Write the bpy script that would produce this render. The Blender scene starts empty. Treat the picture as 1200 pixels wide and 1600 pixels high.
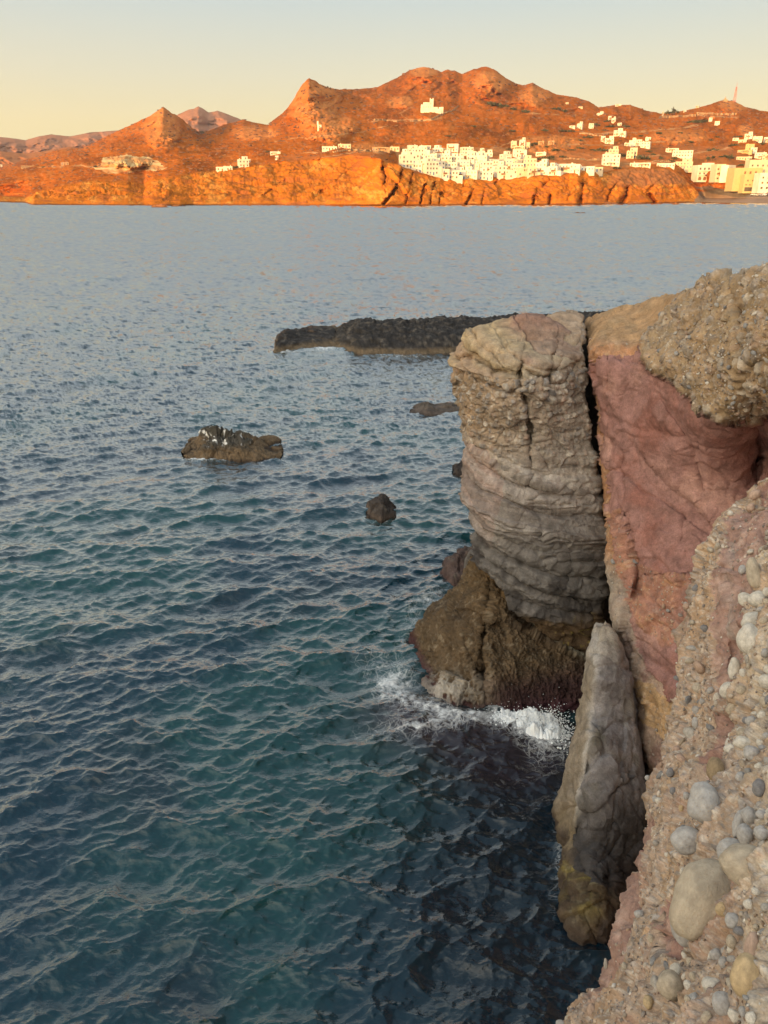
import bpy, bmesh, math, random
import numpy as np
from mathutils import Vector

# ------------------------------------------------------------------ camera, sky, sun, exposure
CAM = np.array([0.0, 0.0, 9.0])
PITCH = math.atan(500.0 / 1200.0)
SP, CP = math.sin(PITCH), math.cos(PITCH)
scene = bpy.context.scene
COL = scene.collection
cam_d = bpy.data.cameras.new('camera')
cam_d.sensor_fit = 'VERTICAL'; cam_d.sensor_height = 32.0; cam_d.lens = 24.0
cam_d.clip_start = 0.05; cam_d.clip_end = 30000.0
cam_o = bpy.data.objects.new('camera', cam_d); COL.objects.link(cam_o)
cam_o.location = CAM; cam_o.rotation_euler = (math.pi / 2 - PITCH, 0, 0)
scene.camera = cam_o

SUN_EL = math.radians(5.0)
SUN_AZ = math.radians(180 + 33)          # clockwise from +Y: behind the camera, to the left
world = bpy.data.worlds.new('World'); scene.world = world; world.use_nodes = True
nt = world.node_tree; nt.nodes.clear()
wo = nt.nodes.new('ShaderNodeOutputWorld'); bg = nt.nodes.new('ShaderNodeBackground')
sky = nt.nodes.new('ShaderNodeTexSky'); sky.sky_type = 'NISHITA'; sky.sun_disc = False
sky.sun_elevation = SUN_EL; sky.sun_rotation = SUN_AZ
sky.air_density = 1.2; sky.dust_density = 2.0; sky.ozone_density = 1.5
tc = nt.nodes.new('ShaderNodeTexCoord'); sx = nt.nodes.new('ShaderNodeSeparateXYZ')
nt.links.new(tc.outputs['Generated'], sx.inputs[0])
ramp = nt.nodes.new('ShaderNodeValToRGB'); cr = ramp.color_ramp
# evening sky, colour by height above the horizon (same in every direction)
stops = [(0.0, (8.4, 6.9, 3.3)), (0.07, (8.0, 6.8, 3.7)), (0.12, (6.9, 6.5, 4.8)), (0.19, (5.2, 5.85, 5.7)), (0.42, (4.6, 5.15, 5.5)), (1.0, (3.0, 4.0, 5.0))]
while len(cr.elements) < len(stops): cr.elements.new(0.5)
for e, (p, c) in zip(cr.elements, stops):
    e.position = p; e.color = (c[0] / 10, c[1] / 10, c[2] / 10, 1)
nt.links.new(sx.outputs['Z'], ramp.inputs[0])
sc_ = nt.nodes.new('ShaderNodeVectorMath'); sc_.operation = 'SCALE'; sc_.inputs['Scale'].default_value = 9.5
nt.links.new(ramp.outputs[0], sc_.inputs[0])
# the afterglow: the sky grows brighter and warmer towards the setting sun behind the photographer
dp = nt.nodes.new('ShaderNodeVectorMath'); dp.operation = 'DOT_PRODUCT'; nt.links.new(tc.outputs['Generated'], dp.inputs[0])
dp.inputs[1].default_value = (math.sin(SUN_AZ), math.cos(SUN_AZ), 0.12)
gl = nt.nodes.new('ShaderNodeMapRange'); gl.interpolation_type = 'SMOOTHSTEP'; gl.inputs[1].default_value = 0.05; gl.inputs[2].default_value = 1.0; gl.inputs[3].default_value = 0.0; gl.inputs[4].default_value = 1.0
nt.links.new(dp.outputs['Value'], gl.inputs[0])
gm = nt.nodes.new('ShaderNodeMix'); gm.data_type = 'RGBA'; nt.links.new(gl.outputs[0], gm.inputs['Factor'])
gm.inputs['A'].default_value = (1, 1, 1, 1); gm.inputs['B'].default_value = (5.6, 4.5, 3.5, 1)
gp = nt.nodes.new('ShaderNodeVectorMath'); gp.operation = 'MULTIPLY'; nt.links.new(sc_.outputs[0], gp.inputs[0]); nt.links.new(gm.outputs['Result'], gp.inputs[1])
mx = nt.nodes.new('ShaderNodeMix'); mx.data_type = 'RGBA'; mx.inputs['Factor'].default_value = 0.80
nt.links.new(sky.outputs[0], mx.inputs['A']); nt.links.new(gp.outputs[0], mx.inputs['B'])
nt.links.new(mx.outputs['Result'], bg.inputs['Color']); bg.inputs['Strength'].default_value = 0.10
nt.links.new(bg.outputs[0], wo.inputs['Surface'])

sun_d = bpy.data.lights.new('sun', 'SUN'); sun_d.energy = 4.9; sun_d.angle = math.radians(0.5)
sun_d.color = (1.0, 0.53, 0.185)
sun_o = bpy.data.objects.new('sun', sun_d); COL.objects.link(sun_o)
sdir = Vector((math.sin(SUN_AZ) * math.cos(SUN_EL), math.cos(SUN_AZ) * math.cos(SUN_EL), math.sin(SUN_EL)))
sun_o.rotation_euler = sdir.to_track_quat('Z', 'Y').to_euler(); sun_o.location = (-30, -40, 60)

scene.render.engine = 'CYCLES'
scene.view_settings.view_transform = 'Standard'; scene.view_settings.look = 'None'
scene.view_settings.exposure = 0.55; scene.view_settings.gamma = 1.0
scene.view_settings.use_curve_mapping = False
scene.cycles.max_bounces = 6; scene.cycles.diffuse_bounces = 3; scene.cycles.glossy_bounces = 3
scene.cycles.use_denoising = True

# ------------------------------------------------------------------ geometry helpers
rng = np.random.default_rng(11); rnd = random.Random(5)

def den(py): return CP - (np.asarray(py, float) - 800) / 1200 * SP
def unproj(px, py, Y):
    px = np.asarray(px, float); py = np.asarray(py, float); Y = np.asarray(Y, float)
    v = (py - 800) / 1200; u = (px - 600) / 1200; d = CP - v * SP; t = Y / d
    return np.stack([u * t, Y + 0 * t, CAM[2] + t * (-SP - v * CP)], -1)
def Ywater(py, z=0.0):
    v = (np.asarray(py, float) - 800) / 1200
    return (CAM[2] - z) * (CP - v * SP) / (SP + v * CP)
def project(P):
    x = P[..., 0]; y = P[..., 1]; z = P[..., 2] - CAM[2]
    dep = y * CP - z * SP; up = y * SP + z * CP
    return 600 + 1200 * x / dep, 800 - 1200 * up / dep

_p = np.random.default_rng(3).permutation(256); PERM = np.concatenate([_p, _p, _p, _p])
_g = np.random.default_rng(4).normal(size=(256, 3)); GRAD = _g / np.linalg.norm(_g, axis=1)[:, None]
RV = np.random.default_rng(9).random((4096, 5))
def _h(i, j, k): return PERM[PERM[PERM[i & 255] + (j & 255)] + (k & 255)]
def perlin(P):
    sh = P.shape[:-1]; P = P.reshape(-1, 3); I = np.floor(P).astype(np.int64); F = P - I
    W = F * F * F * (F * (F * 6 - 15) + 10); out = 0
    for dx in (0, 1):
        wx = W[:, 0] if dx else 1 - W[:, 0]
        for dy in (0, 1):
            wy = W[:, 1] if dy else 1 - W[:, 1]
            for dz in (0, 1):
                wz = W[:, 2] if dz else 1 - W[:, 2]
                g = GRAD[_h(I[:, 0] + dx, I[:, 1] + dy, I[:, 2] + dz)]
                out = out + wx * wy * wz * (g[:, 0] * (F[:, 0] - dx) + g[:, 1] * (F[:, 1] - dy) + g[:, 2] * (F[:, 2] - dz))
    return (out * 1.6).reshape(sh)
def fbm(P, s, o=4, g=0.5, off=0.0):
    a = 1.0; r = 0; n = 0
    for i in range(o):
        r = r + a * perlin(P * s + off + 17.3 * i); n += a; a *= g; s = s * 2.03
    return r / n
def ridged(P, s, o=4, g=0.55, off=0.0):
    a = 1.0; r = 0; n = 0
    for i in range(o):
        r = r + a * (1 - 2.2 * np.abs(perlin(P * s + off + 11.1 * i))); n += a; a *= g; s = s * 2.07
    return r / n
def worley(P, s, off=0.0):
    sh = P.shape[:-1]; Q = P.reshape(-1, 3) * s + off; I = np.floor(Q).astype(np.int64)
    best = np.full(len(Q), 9.0); idb = np.zeros(len(Q), np.int64); sec = np.full(len(Q), 9.0)
    for dx in (-1, 0, 1):
        for dy in (-1, 0, 1):
            for dz in (-1, 0, 1):
                J = I + np.array([dx, dy, dz]); h = _h(J[:, 0], J[:, 1], J[:, 2]) + 256 * ((J[:, 0] * 7 + J[:, 1] * 13 + J[:, 2] * 5) & 15)
                C = J + 0.15 + 0.7 * RV[h, :3]; d = np.sqrt(((Q - C) ** 2).sum(1))
                m = d < best; sec = np.where(m, best, np.minimum(sec, d)); best = np.where(m, d, best); idb = np.where(m, h, idb)
    return best.reshape(sh), sec.reshape(sh), idb.reshape(sh)
def facet(P, s, k=.5, off=0.0, warp=.25):
    """broken faces: every cell of the rock is a plane with its own tilt, cells part at joints"""
    sh = P.shape[:-1]; Q = (P * s + off + warp * np.stack([perlin(P * s * .9 + 5), perlin(P * s * .9 + 25), perlin(P * s * .9 + 45)], -1)).reshape(-1, 3); I = np.floor(Q).astype(np.int64)
    best = np.full(len(Q), 9.0); sec = np.full(len(Q), 9.0); val = np.zeros(len(Q))
    for dx in (-1, 0, 1):
        for dy in (-1, 0, 1):
            for dz in (-1, 0, 1):
                J = I + np.array([dx, dy, dz]); h = _h(J[:, 0], J[:, 1], J[:, 2]) + 256 * ((J[:, 0] * 7 + J[:, 1] * 13 + J[:, 2] * 5) & 15)
                D = Q - J - 0.1 - 0.8 * RV[h, :3]; d = np.sqrt((D ** 2).sum(1)); g = GRAD[h & 255]; v = (D * g).sum(1) * 2 * k + (RV[h, 3] - .5) * .55
                m = d < best; sec = np.where(m, best, np.minimum(sec, d)); best = np.where(m, d, best); val = np.where(m, v, val)
    return ((val - .35 * np.exp(-((sec - best) / .06) ** 2)) / s).reshape(sh)
def sstep(a, b, x):
    t = np.clip((x - a) / (b - a), 0, 1); return t * t * (3 - 2 * t)
def lerp(a, b, t): return a + (b - a) * t
def mixc(c, d, w): return c * (1 - w[..., None]) + np.asarray(d, float) * w[..., None]
def curve(pts, n):
    pts = np.array(pts, float); L = np.concatenate([[0], np.cumsum(np.linalg.norm(np.diff(pts, axis=0), axis=1))])
    t = np.linspace(0, L[-1], n); return np.stack([np.interp(t, L, pts[:, 0]), np.interp(t, L, pts[:, 1])], -1)
def coons(top, right, bottom, left, nr, nc):
    T, B, Lf, R = curve(top, nc), curve(bottom, nc), curve(left, nr), curve(right, nr)
    s = np.linspace(0, 1, nc)[None, :, None]; t = np.linspace(0, 1, nr)[:, None, None]
    return ((1 - t) * T[None] + t * B[None] + (1 - s) * Lf[:, None] + s * R[:, None]
            - ((1 - s) * (1 - t) * T[0] + s * (1 - t) * T[-1] + (1 - s) * t * B[0] + s * t * B[-1]))
def rbf(ctrl, px, py, sm=1e-3):
    C = np.array(ctrl, float); X = C[:, :2] / 400.0; n = len(C)
    def k(d): return np.where(d > 1e-9, d * d * np.log(d + 1e-12), 0)
    K = k(np.linalg.norm(X[:, None] - X[None], axis=2)) + sm * np.eye(n)
    A = np.zeros((n + 3, n + 3)); A[:n, :n] = K; A[:n, n] = 1; A[:n, n + 1:] = X; A[n, :n] = 1; A[n + 1:, :n] = X.T
    w = np.linalg.solve(A, np.concatenate([np.log(C[:, 2]), [0, 0, 0]]))
    qx, qy = px / 400.0, py / 400.0; r = w[n] + w[n + 1] * qx + w[n + 2] * qy
    for i in range(n): r = r + w[i] * k(np.hypot(qx - X[i, 0], qy - X[i, 1]))
    return np.exp(r)
def inpoly(px, py, poly):
    m = np.zeros(px.shape, bool); n = len(poly)
    for i in range(n):
        x0, y0 = poly[i]; x1, y1 = poly[(i + 1) % n]
        if y0 == y1: continue
        c = ((y0 > py) != (y1 > py)) & (px < (x1 - x0) * (py - y0) / (y1 - y0) + x0); m ^= c
    return m
def linedist(px, py, pts):
    d = np.full(px.shape, 1e9); tt = np.zeros(px.shape); n = len(pts) - 1
    for i in range(n):
        x0, y0 = pts[i]; x1, y1 = pts[i + 1]; L2 = (x1 - x0) ** 2 + (y1 - y0) ** 2
        t = np.clip(((px - x0) * (x1 - x0) + (py - y0) * (y1 - y0)) / L2, 0, 1)
        e = np.hypot(px - x0 - t * (x1 - x0), py - y0 - t * (y1 - y0)); m = e < d
        d = np.where(m, e, d); tt = np.where(m, (i + t) / n, tt)
    return d, tt
def normals(P):
    dr = np.gradient(P, axis=0); dc = np.gradient(P, axis=1); n = np.cross(dr, dc)
    return n / (np.linalg.norm(n, axis=2, keepdims=True) + 1e-12)
def blur(A, k):
    for ax in (0, 1):
        for _ in range(k):
            pad = [(0, 0)] * A.ndim; pad[ax] = (1, 1); B = np.pad(A, pad, mode='edge')
            s0 = [slice(None)] * A.ndim; s1 = list(s0); s2 = list(s0); s0[ax] = slice(0, -2); s1[ax] = slice(1, -1); s2[ax] = slice(2, None)
            A = (B[tuple(s0)] + 2 * B[tuple(s1)] + B[tuple(s2)]) / 4
    return A
class Grid:
    """a sheet of points (rows down, columns to the right) that can be wrapped round its edges"""
    def __init__(s, px, py, Y): s.px, s.py, s.P = px, py, unproj(px, py, Y); s.fr = np.ones(np.shape(s.P)[:2])
    def fol(s, E, o): return E + o + np.stack([o[1] * E[..., 0] / np.maximum(E[..., 1], 1), 0 * E[..., 0], 0 * E[..., 0]], -1)
    def wrap(s, side, offs):
        for o in offs if side in ('right', 'bottom') else offs:
            o = np.array(o, float)
            for name in ('px', 'py', 'P', 'fr'):
                A = getattr(s, name)
                if name == 'fr': E_ = {'left': A[:, :1], 'right': A[:, -1:], 'top': A[:1], 'bottom': A[-1:]}[side] * .72; s.fr = np.concatenate([E_, A] if side in ('left', 'top') else [A, E_], 1 if side in ('left', 'right') else 0); continue
                if side == 'left': E = A[:, :1]; E = s.fol(E, o) if name == 'P' else E; A = np.concatenate([E, A], 1)
                if side == 'right': E = A[:, -1:]; E = s.fol(E, o) if name == 'P' else E; A = np.concatenate([A, E], 1)
                if side == 'top': E = A[:1]; E = s.fol(E, o) if name == 'P' else E; A = np.concatenate([E, A], 0)
                if side == 'bottom': E = A[-1:]; E = E + o if name == 'P' else E; A = np.concatenate([A, E], 0)
                setattr(s, name, A)
    def push(s, d): s.P = s.P + normals(s.P) * (d * s.fr)[..., None]

def new_obj(name, mesh, mat=None, parent=None, loc=None, label=None, cat=None, group=None, kind=None):
    o = bpy.data.objects.new(name, mesh); COL.objects.link(o)
    if mat is not None and mesh is not None and not mesh.materials: mesh.materials.append(mat)
    if loc is not None: o.location = loc
    if parent is not None: o.parent = parent
    return tag(o, label, cat, group, kind)
def tag(o, label=None, cat=None, group=None, kind=None):
    if label: o['label'] = label
    if cat: o['category'] = cat
    if group: o['group'] = group
    if kind: o['kind'] = kind
    return o
def mesh_np(name, V, F, smooth=True, cols=None, attrs=None):
    """F: (n,3) or (n,4) int array"""
    me = bpy.data.meshes.new(name); V = np.ascontiguousarray(V, np.float32).reshape(-1, 3); F = np.ascontiguousarray(F, np.int32)
    n, k = F.shape; me.vertices.add(len(V)); me.vertices.foreach_set('co', V.ravel())
    me.loops.add(n * k); me.loops.foreach_set('vertex_index', F.ravel())
    me.polygons.add(n); me.polygons.foreach_set('loop_start', np.arange(0, n * k, k, dtype=np.int32))
    me.polygons.foreach_set('use_smooth', np.full(n, smooth)); me.update(calc_edges=True)
    if cols is not None:
        a = me.color_attributes.new('Col', 'FLOAT_COLOR', 'POINT'); c = np.ones((len(V), 4), np.float32); c[:, :3] = cols.reshape(-1, 3); a.data.foreach_set('color', c.ravel())
    for k_, A in (attrs or {}).items():
        A = np.ascontiguousarray(A, np.float32)
        if A.ndim and A.shape[-1] == 3 and A.size == len(V) * 3:
            a = me.attributes.new(k_, 'FLOAT_VECTOR', 'POINT'); a.data.foreach_set('vector', A.ravel())
        else:
            a = me.attributes.new(k_, 'FLOAT', 'POINT'); a.data.foreach_set('value', A.ravel())
    return me
def quads(nr, nc):
    i = (np.arange(nr - 1)[:, None] * nc + np.arange(nc - 1)[None]).ravel()
    return np.stack([i, i + nc, i + nc + 1, i + 1], -1)
def grid_mesh(name, P, cols=None, attrs=None, origin=(0, 0, 0)):
    P = P.copy(); P[..., 2] = np.maximum(P[..., 2], -4.5 - .2 * np.tanh(-P[..., 2] / 50)); return mesh_np(name, P - np.array(origin), quads(*P.shape[:2]), True, None if cols is None else np.clip(cols, 0.002, 1), attrs)

# ------------------------------------------------------------------ materials
def mat_rock(name, scale=6.0, bump=0.02, var=0.35, rough=0.9, fine=60.0, detail=8, spec=.14):
    m = bpy.data.materials.new(name); m.use_nodes = True; t = m.node_tree; t.nodes.clear(); N = t.nodes.new; L = t.links.new
    out = N('ShaderNodeOutputMaterial'); b = N('ShaderNodeBsdfPrincipled'); a = N('ShaderNodeAttribute'); a.attribute_name = 'Col'
    co = N('ShaderNodeTexCoord'); n1 = N('ShaderNodeTexNoise'); n1.inputs['Scale'].default_value = scale; n1.inputs['Detail'].default_value = detail; n1.inputs['Roughness'].default_value = 0.65
    n2 = N('ShaderNodeTexNoise'); n2.inputs['Scale'].default_value = fine; n2.inputs['Detail'].default_value = 4
    L(co.outputs['Object'], n1.inputs[0]); L(co.outputs['Object'], n2.inputs[0])
    mr = N('ShaderNodeMapRange'); mr.inputs[1].default_value = 0.3; mr.inputs[2].default_value = 0.7; mr.inputs[3].default_value = 1 - var; mr.inputs[4].default_value = 1 + var
    L(n1.outputs[0], mr.inputs[0])
    mr2 = N('ShaderNodeMapRange'); mr2.inputs[1].default_value = 0.3; mr2.inputs[2].default_value = 0.7; mr2.inputs[3].default_value = 1 - var * .45; mr2.inputs[4].default_value = 1 + var * .45
    L(n2.outputs[0], mr2.inputs[0])
    mu = N('ShaderNodeMath'); mu.operation = 'MULTIPLY'; L(mr.outputs[0], mu.inputs[0]); L(mr2.outputs[0], mu.inputs[1])
    vs = N('ShaderNodeVectorMath'); vs.operation = 'SCALE'; L(a.outputs['Color'], vs.inputs[0]); L(mu.outputs[0], vs.inputs['Scale'])
    L(vs.outputs[0], b.inputs['Base Color']); b.inputs['Roughness'].default_value = rough
    b.inputs['Specular IOR Level'].default_value = spec
    ad = N('ShaderNodeMath'); ad.operation = 'MULTIPLY_ADD'; L(n2.outputs[0], ad.inputs[0]); ad.inputs[1].default_value = 0.35; L(n1.outputs[0], ad.inputs[2])
    bp = N('ShaderNodeBump'); bp.inputs['Strength'].default_value = 0.9; bp.inputs['Distance'].default_value = bump; L(ad.outputs[0], bp.inputs['Height'])
    L(bp.outputs[0], b.inputs['Normal']); L(b.outputs[0], out.inputs[0]); return m
def mat_plain(name, col, rough=0.8, var=0.12, scale=3.0, objvar=0.0, metal=0.0, bump=0.0):
    m = bpy.data.materials.new(name); m.use_nodes = True; t = m.node_tree; b = t.nodes['Principled BSDF']; N = t.nodes.new; L = t.links.new
    co = N('ShaderNodeTexCoord'); n1 = N('ShaderNodeTexNoise'); n1.inputs['Scale'].default_value = scale; n1.inputs['Detail'].default_value = 5; L(co.outputs['Object'], n1.inputs[0])
    mr = N('ShaderNodeMapRange'); mr.inputs[1].default_value = 0.3; mr.inputs[2].default_value = 0.7; mr.inputs[3].default_value = 1 - var; mr.inputs[4].default_value = 1 + var; L(n1.outputs[0], mr.inputs[0])
    vs = N('ShaderNodeVectorMath'); vs.operation = 'SCALE'; vs.inputs[0].default_value = col; L(mr.outputs[0], vs.inputs['Scale'])
    L(vs.outputs[0], b.inputs['Base Color']); b.inputs['Roughness'].default_value = rough; b.inputs['Metallic'].default_value = metal
    if bump:
        bp = N('ShaderNodeBump'); bp.inputs['Distance'].default_value = bump; L(n1.outputs[0], bp.inputs['Height']); L(bp.outputs[0], b.inputs['Normal'])
    return m
M_ROCK = mat_rock('rock_near', 5.0, 0.035, 0.36, fine=42)
M_CLOSE = mat_rock('rock_close', 14.0, 0.012, 0.32, fine=120)
M_FAR = mat_rock('hill_ground', 0.02, 1.5, 0.12, fine=0.16, detail=9, spec=0.0)
M_DARK = mat_rock('rock_dark', 2.5, 0.05, 0.4, 0.75, fine=18)

# ------------------------------------------------------------------ far hills and coast
def ip(pts, x): p = np.array(pts, float); return np.interp(x, p[:, 0], p[:, 1])
RIDGE = [(-250, 262), (-100, 262), (0, 262), (40, 250), (90, 234), (130, 231), (150, 221), (185, 204), (210, 193), (235, 181), (255, 167), (262, 172), (268, 176), (285, 186), (300, 200), (315, 208), (330, 203), (350, 195), (380, 187), (400, 192), (420, 195), (430, 185), (440, 178), (450, 168), (462, 150), (472, 132), (483, 122), (495, 128), (510, 136), (530, 140), (560, 139), (590, 136), (620, 122), (640, 110), (655, 105), (670, 105), (690, 112), (700, 109), (710, 111), (722, 116), (740, 108), (760, 104), (775, 110), (790, 122), (805, 130), (820, 134), (832, 129), (845, 137), (870, 148), (900, 152), (920, 158), (935, 168), (960, 164), (985, 164), (1010, 173), (1035, 177), (1065, 174), (1100, 166), (1130, 156), (1147, 158), (1165, 167), (1190, 173), (1230, 178), (1450, 200)]
YRIDGE = [(-250, 2400), (0, 2400), (255, 1900), (330, 2150), (400, 2050), (483, 1650), (540, 1950), (655, 2350), (760, 2150), (900, 1950), (985, 1750), (1035, 1800), (1147, 1950), (1450, 1900)]
SHORE = [(-250, 315), (0, 316), (40, 317), (50, 320), (225, 321), (236, 321.6), (262, 321.6), (285, 321), (300, 320.5), (600, 321), (900, 319.5), (1060, 317), (1100, 316), (1200, 318), (1450, 324)]
TOP = [(-250, 306), (0, 306), (40, 308), (60, 300), (100, 290), (150, 283), (200, 284), (225, 290), (240, 279), (270, 277), (300, 272), (330, 268), (380, 262), (440, 252), (500, 246), (560, 244), (590, 246), (604, 252), (625, 262), (660, 273), (700, 278), (780, 280), (850, 279), (880, 276), (900, 271), (950, 266), (1010, 264), (1045, 266), (1070, 280), (1088, 299), (1100, 309), (1130, 310), (1200, 309), (1450, 310)]
M2 = [(-250, 290), (0, 288), (100, 266), (200, 245), (300, 247), (400, 236), (500, 228), (620, 234), (700, 227), (800, 238), (900, 242), (1000, 243), (1060, 250), (1100, 268), (1140, 272), (1200, 270), (1450, 275)]
M3 = [(-250, 276), (0, 274), (100, 250), (200, 226), (255, 216), (330, 226), (420, 216), (500, 196), (560, 190), (672, 178), (760, 185), (850, 192), (950, 202), (1050, 205), (1150, 212), (1200, 212), (1450, 220)]
nc = 1240; nr = 300
pxc = np.linspace(-220, 1420, nc)
k = np.stack([ip(SHORE, pxc) + 0.9, ip(TOP, pxc), ip(M2, pxc), ip(M3, pxc), ip(RIDGE, pxc)])
k[4] += 1.1 * fbm(np.stack([pxc / 7, 0 * pxc, 0 * pxc], -1), 1, 3) + 1.3 * fbm(np.stack([pxc / 11, 0 * pxc + 5, 0 * pxc], -1), 1, 2) * (np.exp(-((pxc - 262) / 40) ** 2) + np.exp(-((pxc - 490) / 40) ** 2) + np.exp(-((pxc - 710) / 80) ** 2))
for i in range(1, 5): k[i] = np.minimum(k[i], k[i - 1] - 0.6)
YS = Ywater(ip(SHORE, pxc), 0)
yk = np.stack([YS - 4, YS + 42 + 14 * np.sin(pxc / 37.0), YS * 0 + 880, YS * 0 + 1300, ip(YRIDGE, pxc)])
yk[1] += 110 * sstep(600, 540, pxc); yk[2] += 60 * sstep(600, 540, pxc)
yk[1] = np.where(pxc > 1085, YS + 25, yk[1]); yk[2] = np.where(pxc > 1085, lerp(880, 790, np.clip((pxc - 1085) / 30, 0, 1)), yk[2])
nseg = [70, 60, 70, 100]
rows_py, rows_Y = [], []
for sgi, n in enumerate(nseg):
    t = np.linspace(0, 1, n, endpoint=(sgi == 3))[:, None]
    rows_py.append(lerp(k[sgi], k[sgi + 1], t)); tt = t ** 1.25 if sgi == 0 else t
    rows_Y.append(lerp(yk[sgi], yk[sgi + 1], tt))
PY = np.concatenate(rows_py)[::-1]; YY = np.concatenate(rows_Y)[::-1]; PX = np.broadcast_to(pxc, PY.shape).copy()
YY = blur(YY, 5)
ridge_py = k[4][None]; shore_py = k[0][None]; top_py = k[1][None]
hh = sstep(0, 14, PY - ridge_py)                 # 0 on the skyline
cl = sstep(-2, 4, PY - top_py) * (PX < 1100)     # coastal cliff
up = (1 - cl) * sstep(0, 22, top_py - PY)
Q = unproj(PX, PY, YY)
Pxy = np.stack([PX / 100, PY / 55, 0 * PX], -1)
Yn = YY - up * hh * (150 * ridged(Pxy, 0.9, 4) + 55 * ridged(Pxy, 3.3, 4, off=5)) * (YY - 700) / 1300
Yn = Yn - (1 - hh * .7) * 22 * fbm(Pxy, 5.0, 4) * (PY < 230)
# knobs of bare rock standing out of the slopes: px, py, half width, half height, metres towards the sea
KN = [(255, 200, 34, 36, 260), (490, 165, 44, 42, 260), (515, 200, 48, 24, 170), (768, 128, 34, 20, 170), (665, 112, 26, 10, 120), (200, 255, 42, 9, 60), (835, 150, 26, 18, 110), (625, 160, 24, 10, 60), (1147, 165, 26, 12, 90), (1165, 205, 14, 10, 60), (300, 190, 14, 12, 60), (860, 225, 60, 16, 60), (1060, 215, 50, 14, 70), (400, 208, 40, 14, 90), (720, 200, 60, 22, 110), (575, 232, 44, 8, 30)]
rock = np.zeros_like(PY)
for kx, ky, rx, ry, amp in KN:
    r2 = ((PX - kx) / rx) ** 2 + ((PY - ky) / ry) ** 2 + 0.5 * fbm(Pxy, 4.0, 3, off=kx)
    b = np.clip(1 - r2, 0, 1); lowr = np.exp(-((PX + 26 * fbm(Pxy, 1.6, 3, off=9) - (PY - ky) * .5 - kx) / (rx * 1.2)) ** 2) * sstep(ky - ry, ky, PY) * np.exp(-np.clip((PY - ky) / (2.2 * ry), 0, 9) ** 2); Yn = Yn - amp * (.22 * b ** 0.8 + .30 * lowr)
    if amp != 110 or kx == 835: rock = np.maximum(rock, np.clip(b * 1.8, 0, 1))
# coastal cliffs: ribs, gullies and named fissures
Cn = np.stack([PX / 26, PY / 60, 0 * PX], -1)
Cw = Cn + 0.8 * np.stack([fbm(Cn, .9, 3), 0 * PX, 0 * PX], -1); Cw[..., 0] += .5 * Cn[..., 1]
Yn = Yn - cl * ((12 * fbm(Cn, .4, 3) + 3 * ridged(Cw, .6, 4)) * sstep(0, 10, shore_py - PY)) * (1 + 1.0 * sstep(600, 540, PX))
Yn = Yn - rock * (30 * ridged(Pxy * [1, .6, 1], 6.0, 4, off=31) + 9 * ridged(Pxy, 19.0, 3, off=3)) * sstep(1, 8, PY - ridge_py)
FIS = [([(597, 262), (601, 275), (600, 288)], 3.0, 22), ([(627, 265), (625, 282), (615, 300), (600, 318)], 2.8, 24), ([(665, 288), (660, 305), (657, 318)], 1.8, 14), ([(679, 285), (675, 300), (672, 318)], 1.8, 14), ([(739, 297), (733, 310), (728, 319)], 2.6, 20), ([(780, 280), (771, 289)], 2, 14), ([(858, 283), (838, 297), (833, 318)], 2.6, 20), ([(908, 286), (910, 300), (906, 318)], 4.5, 18), ([(966, 284), (953, 298), (948, 316)], 2, 16), ([(980, 295), (978, 306), (970, 316)], 6, 26), ([(1015, 305), (1022, 315)], 5, 22), ([(254, 288), (252, 298), (254, 306)], 1.5, 14), ([(757, 296), (752, 318)], 1.6, 12), ([(1045, 272), (1020, 290), (1010, 300)], 1.6, 8), ([(690, 300), (686, 318)], 1.5, 12), ([(860, 305), (858, 318)], 3, 14), ([(645, 270), (640, 290), (634, 318)], 1.4, 10), ([(550, 262), (525, 285), (500, 300)], 1.5, 7), ([(460, 270), (430, 292), (410, 306)], 1.5, 7)]
jit = 2.0 * fbm(Pxy, 9.0, 3)
fis = np.zeros_like(PY)
for pts, w, dp in FIS:
    d, _t = linedist(PX + jit, PY, pts); g = np.exp(-(d / (w * .62)) ** 2); Yn = Yn + dp * .75 * g; fis = np.maximum(fis, g)
Yn[-1] = yk[0]; Yn[-2] = lerp(Yn[-2], yk[0] + 2, .6)
hill = Grid(PX, PY, Yn)
Ph = hill.P
Pc = Ph * [1, 1, .55]; hill.push(((4.0 * fbm(Ph, 0.02, 4) + 1.2 * ridged(Ph, 0.07, 3)) * sstep(6, 26, Ph[..., 2]) + cl * (.13 * facet(Pc * [1, 1, .7], .05) + .16 * facet(Ph, .16) + 1.0 * ridged(Ph, .16, 3)) * sstep(1, 8, Ph[..., 2])) * (0.35 + 0.65 * hh))
Ph = hill.P.copy()
# colours of soil, scrub, bare rock
n1 = fbm(Pxy, 1.7, 5, off=3); n2 = fbm(Pxy, 7, 4, off=8); n3 = fbm(np.stack([PX / 30, PY / 3.5, 0 * PX], -1), 1, 3)
c = np.broadcast_to(np.array([0.40, 0.108, 0.017]), PY.shape + (3,)).copy()
c = mixc(c, (0.25, 0.070, 0.017), sstep(-0.1, 0.35, n1 + 0.5 * n2))
c = mixc(c, (0.40, 0.145, 0.038), sstep(0.12, 0.45, n3 + 0.5 * n2) * (PY > 200) * 0.8)
c = mixc(c, (0.56, 0.215, 0.065), rock * (0.55 + 0.45 * sstep(-.3, .3, n2)))
c = mixc(c, (0.20, 0.070, 0.020), sstep(0.22, 0.40, n2 + 0.3 * n1) * (1 - rock) * (1 - cl) * .8)
cc = mixc(np.broadcast_to(np.array([0.47, 0.145, 0.018]), c.shape), (0.58, 0.235, 0.045), sstep(0.0, 0.4, n2 + n1))
n6 = fbm(Pxy, 26, 3); cc = mixc(cc, (0.26, 0.08, 0.025), sstep(.12, .3, n6 + .3 * n2) * .7)
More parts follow.
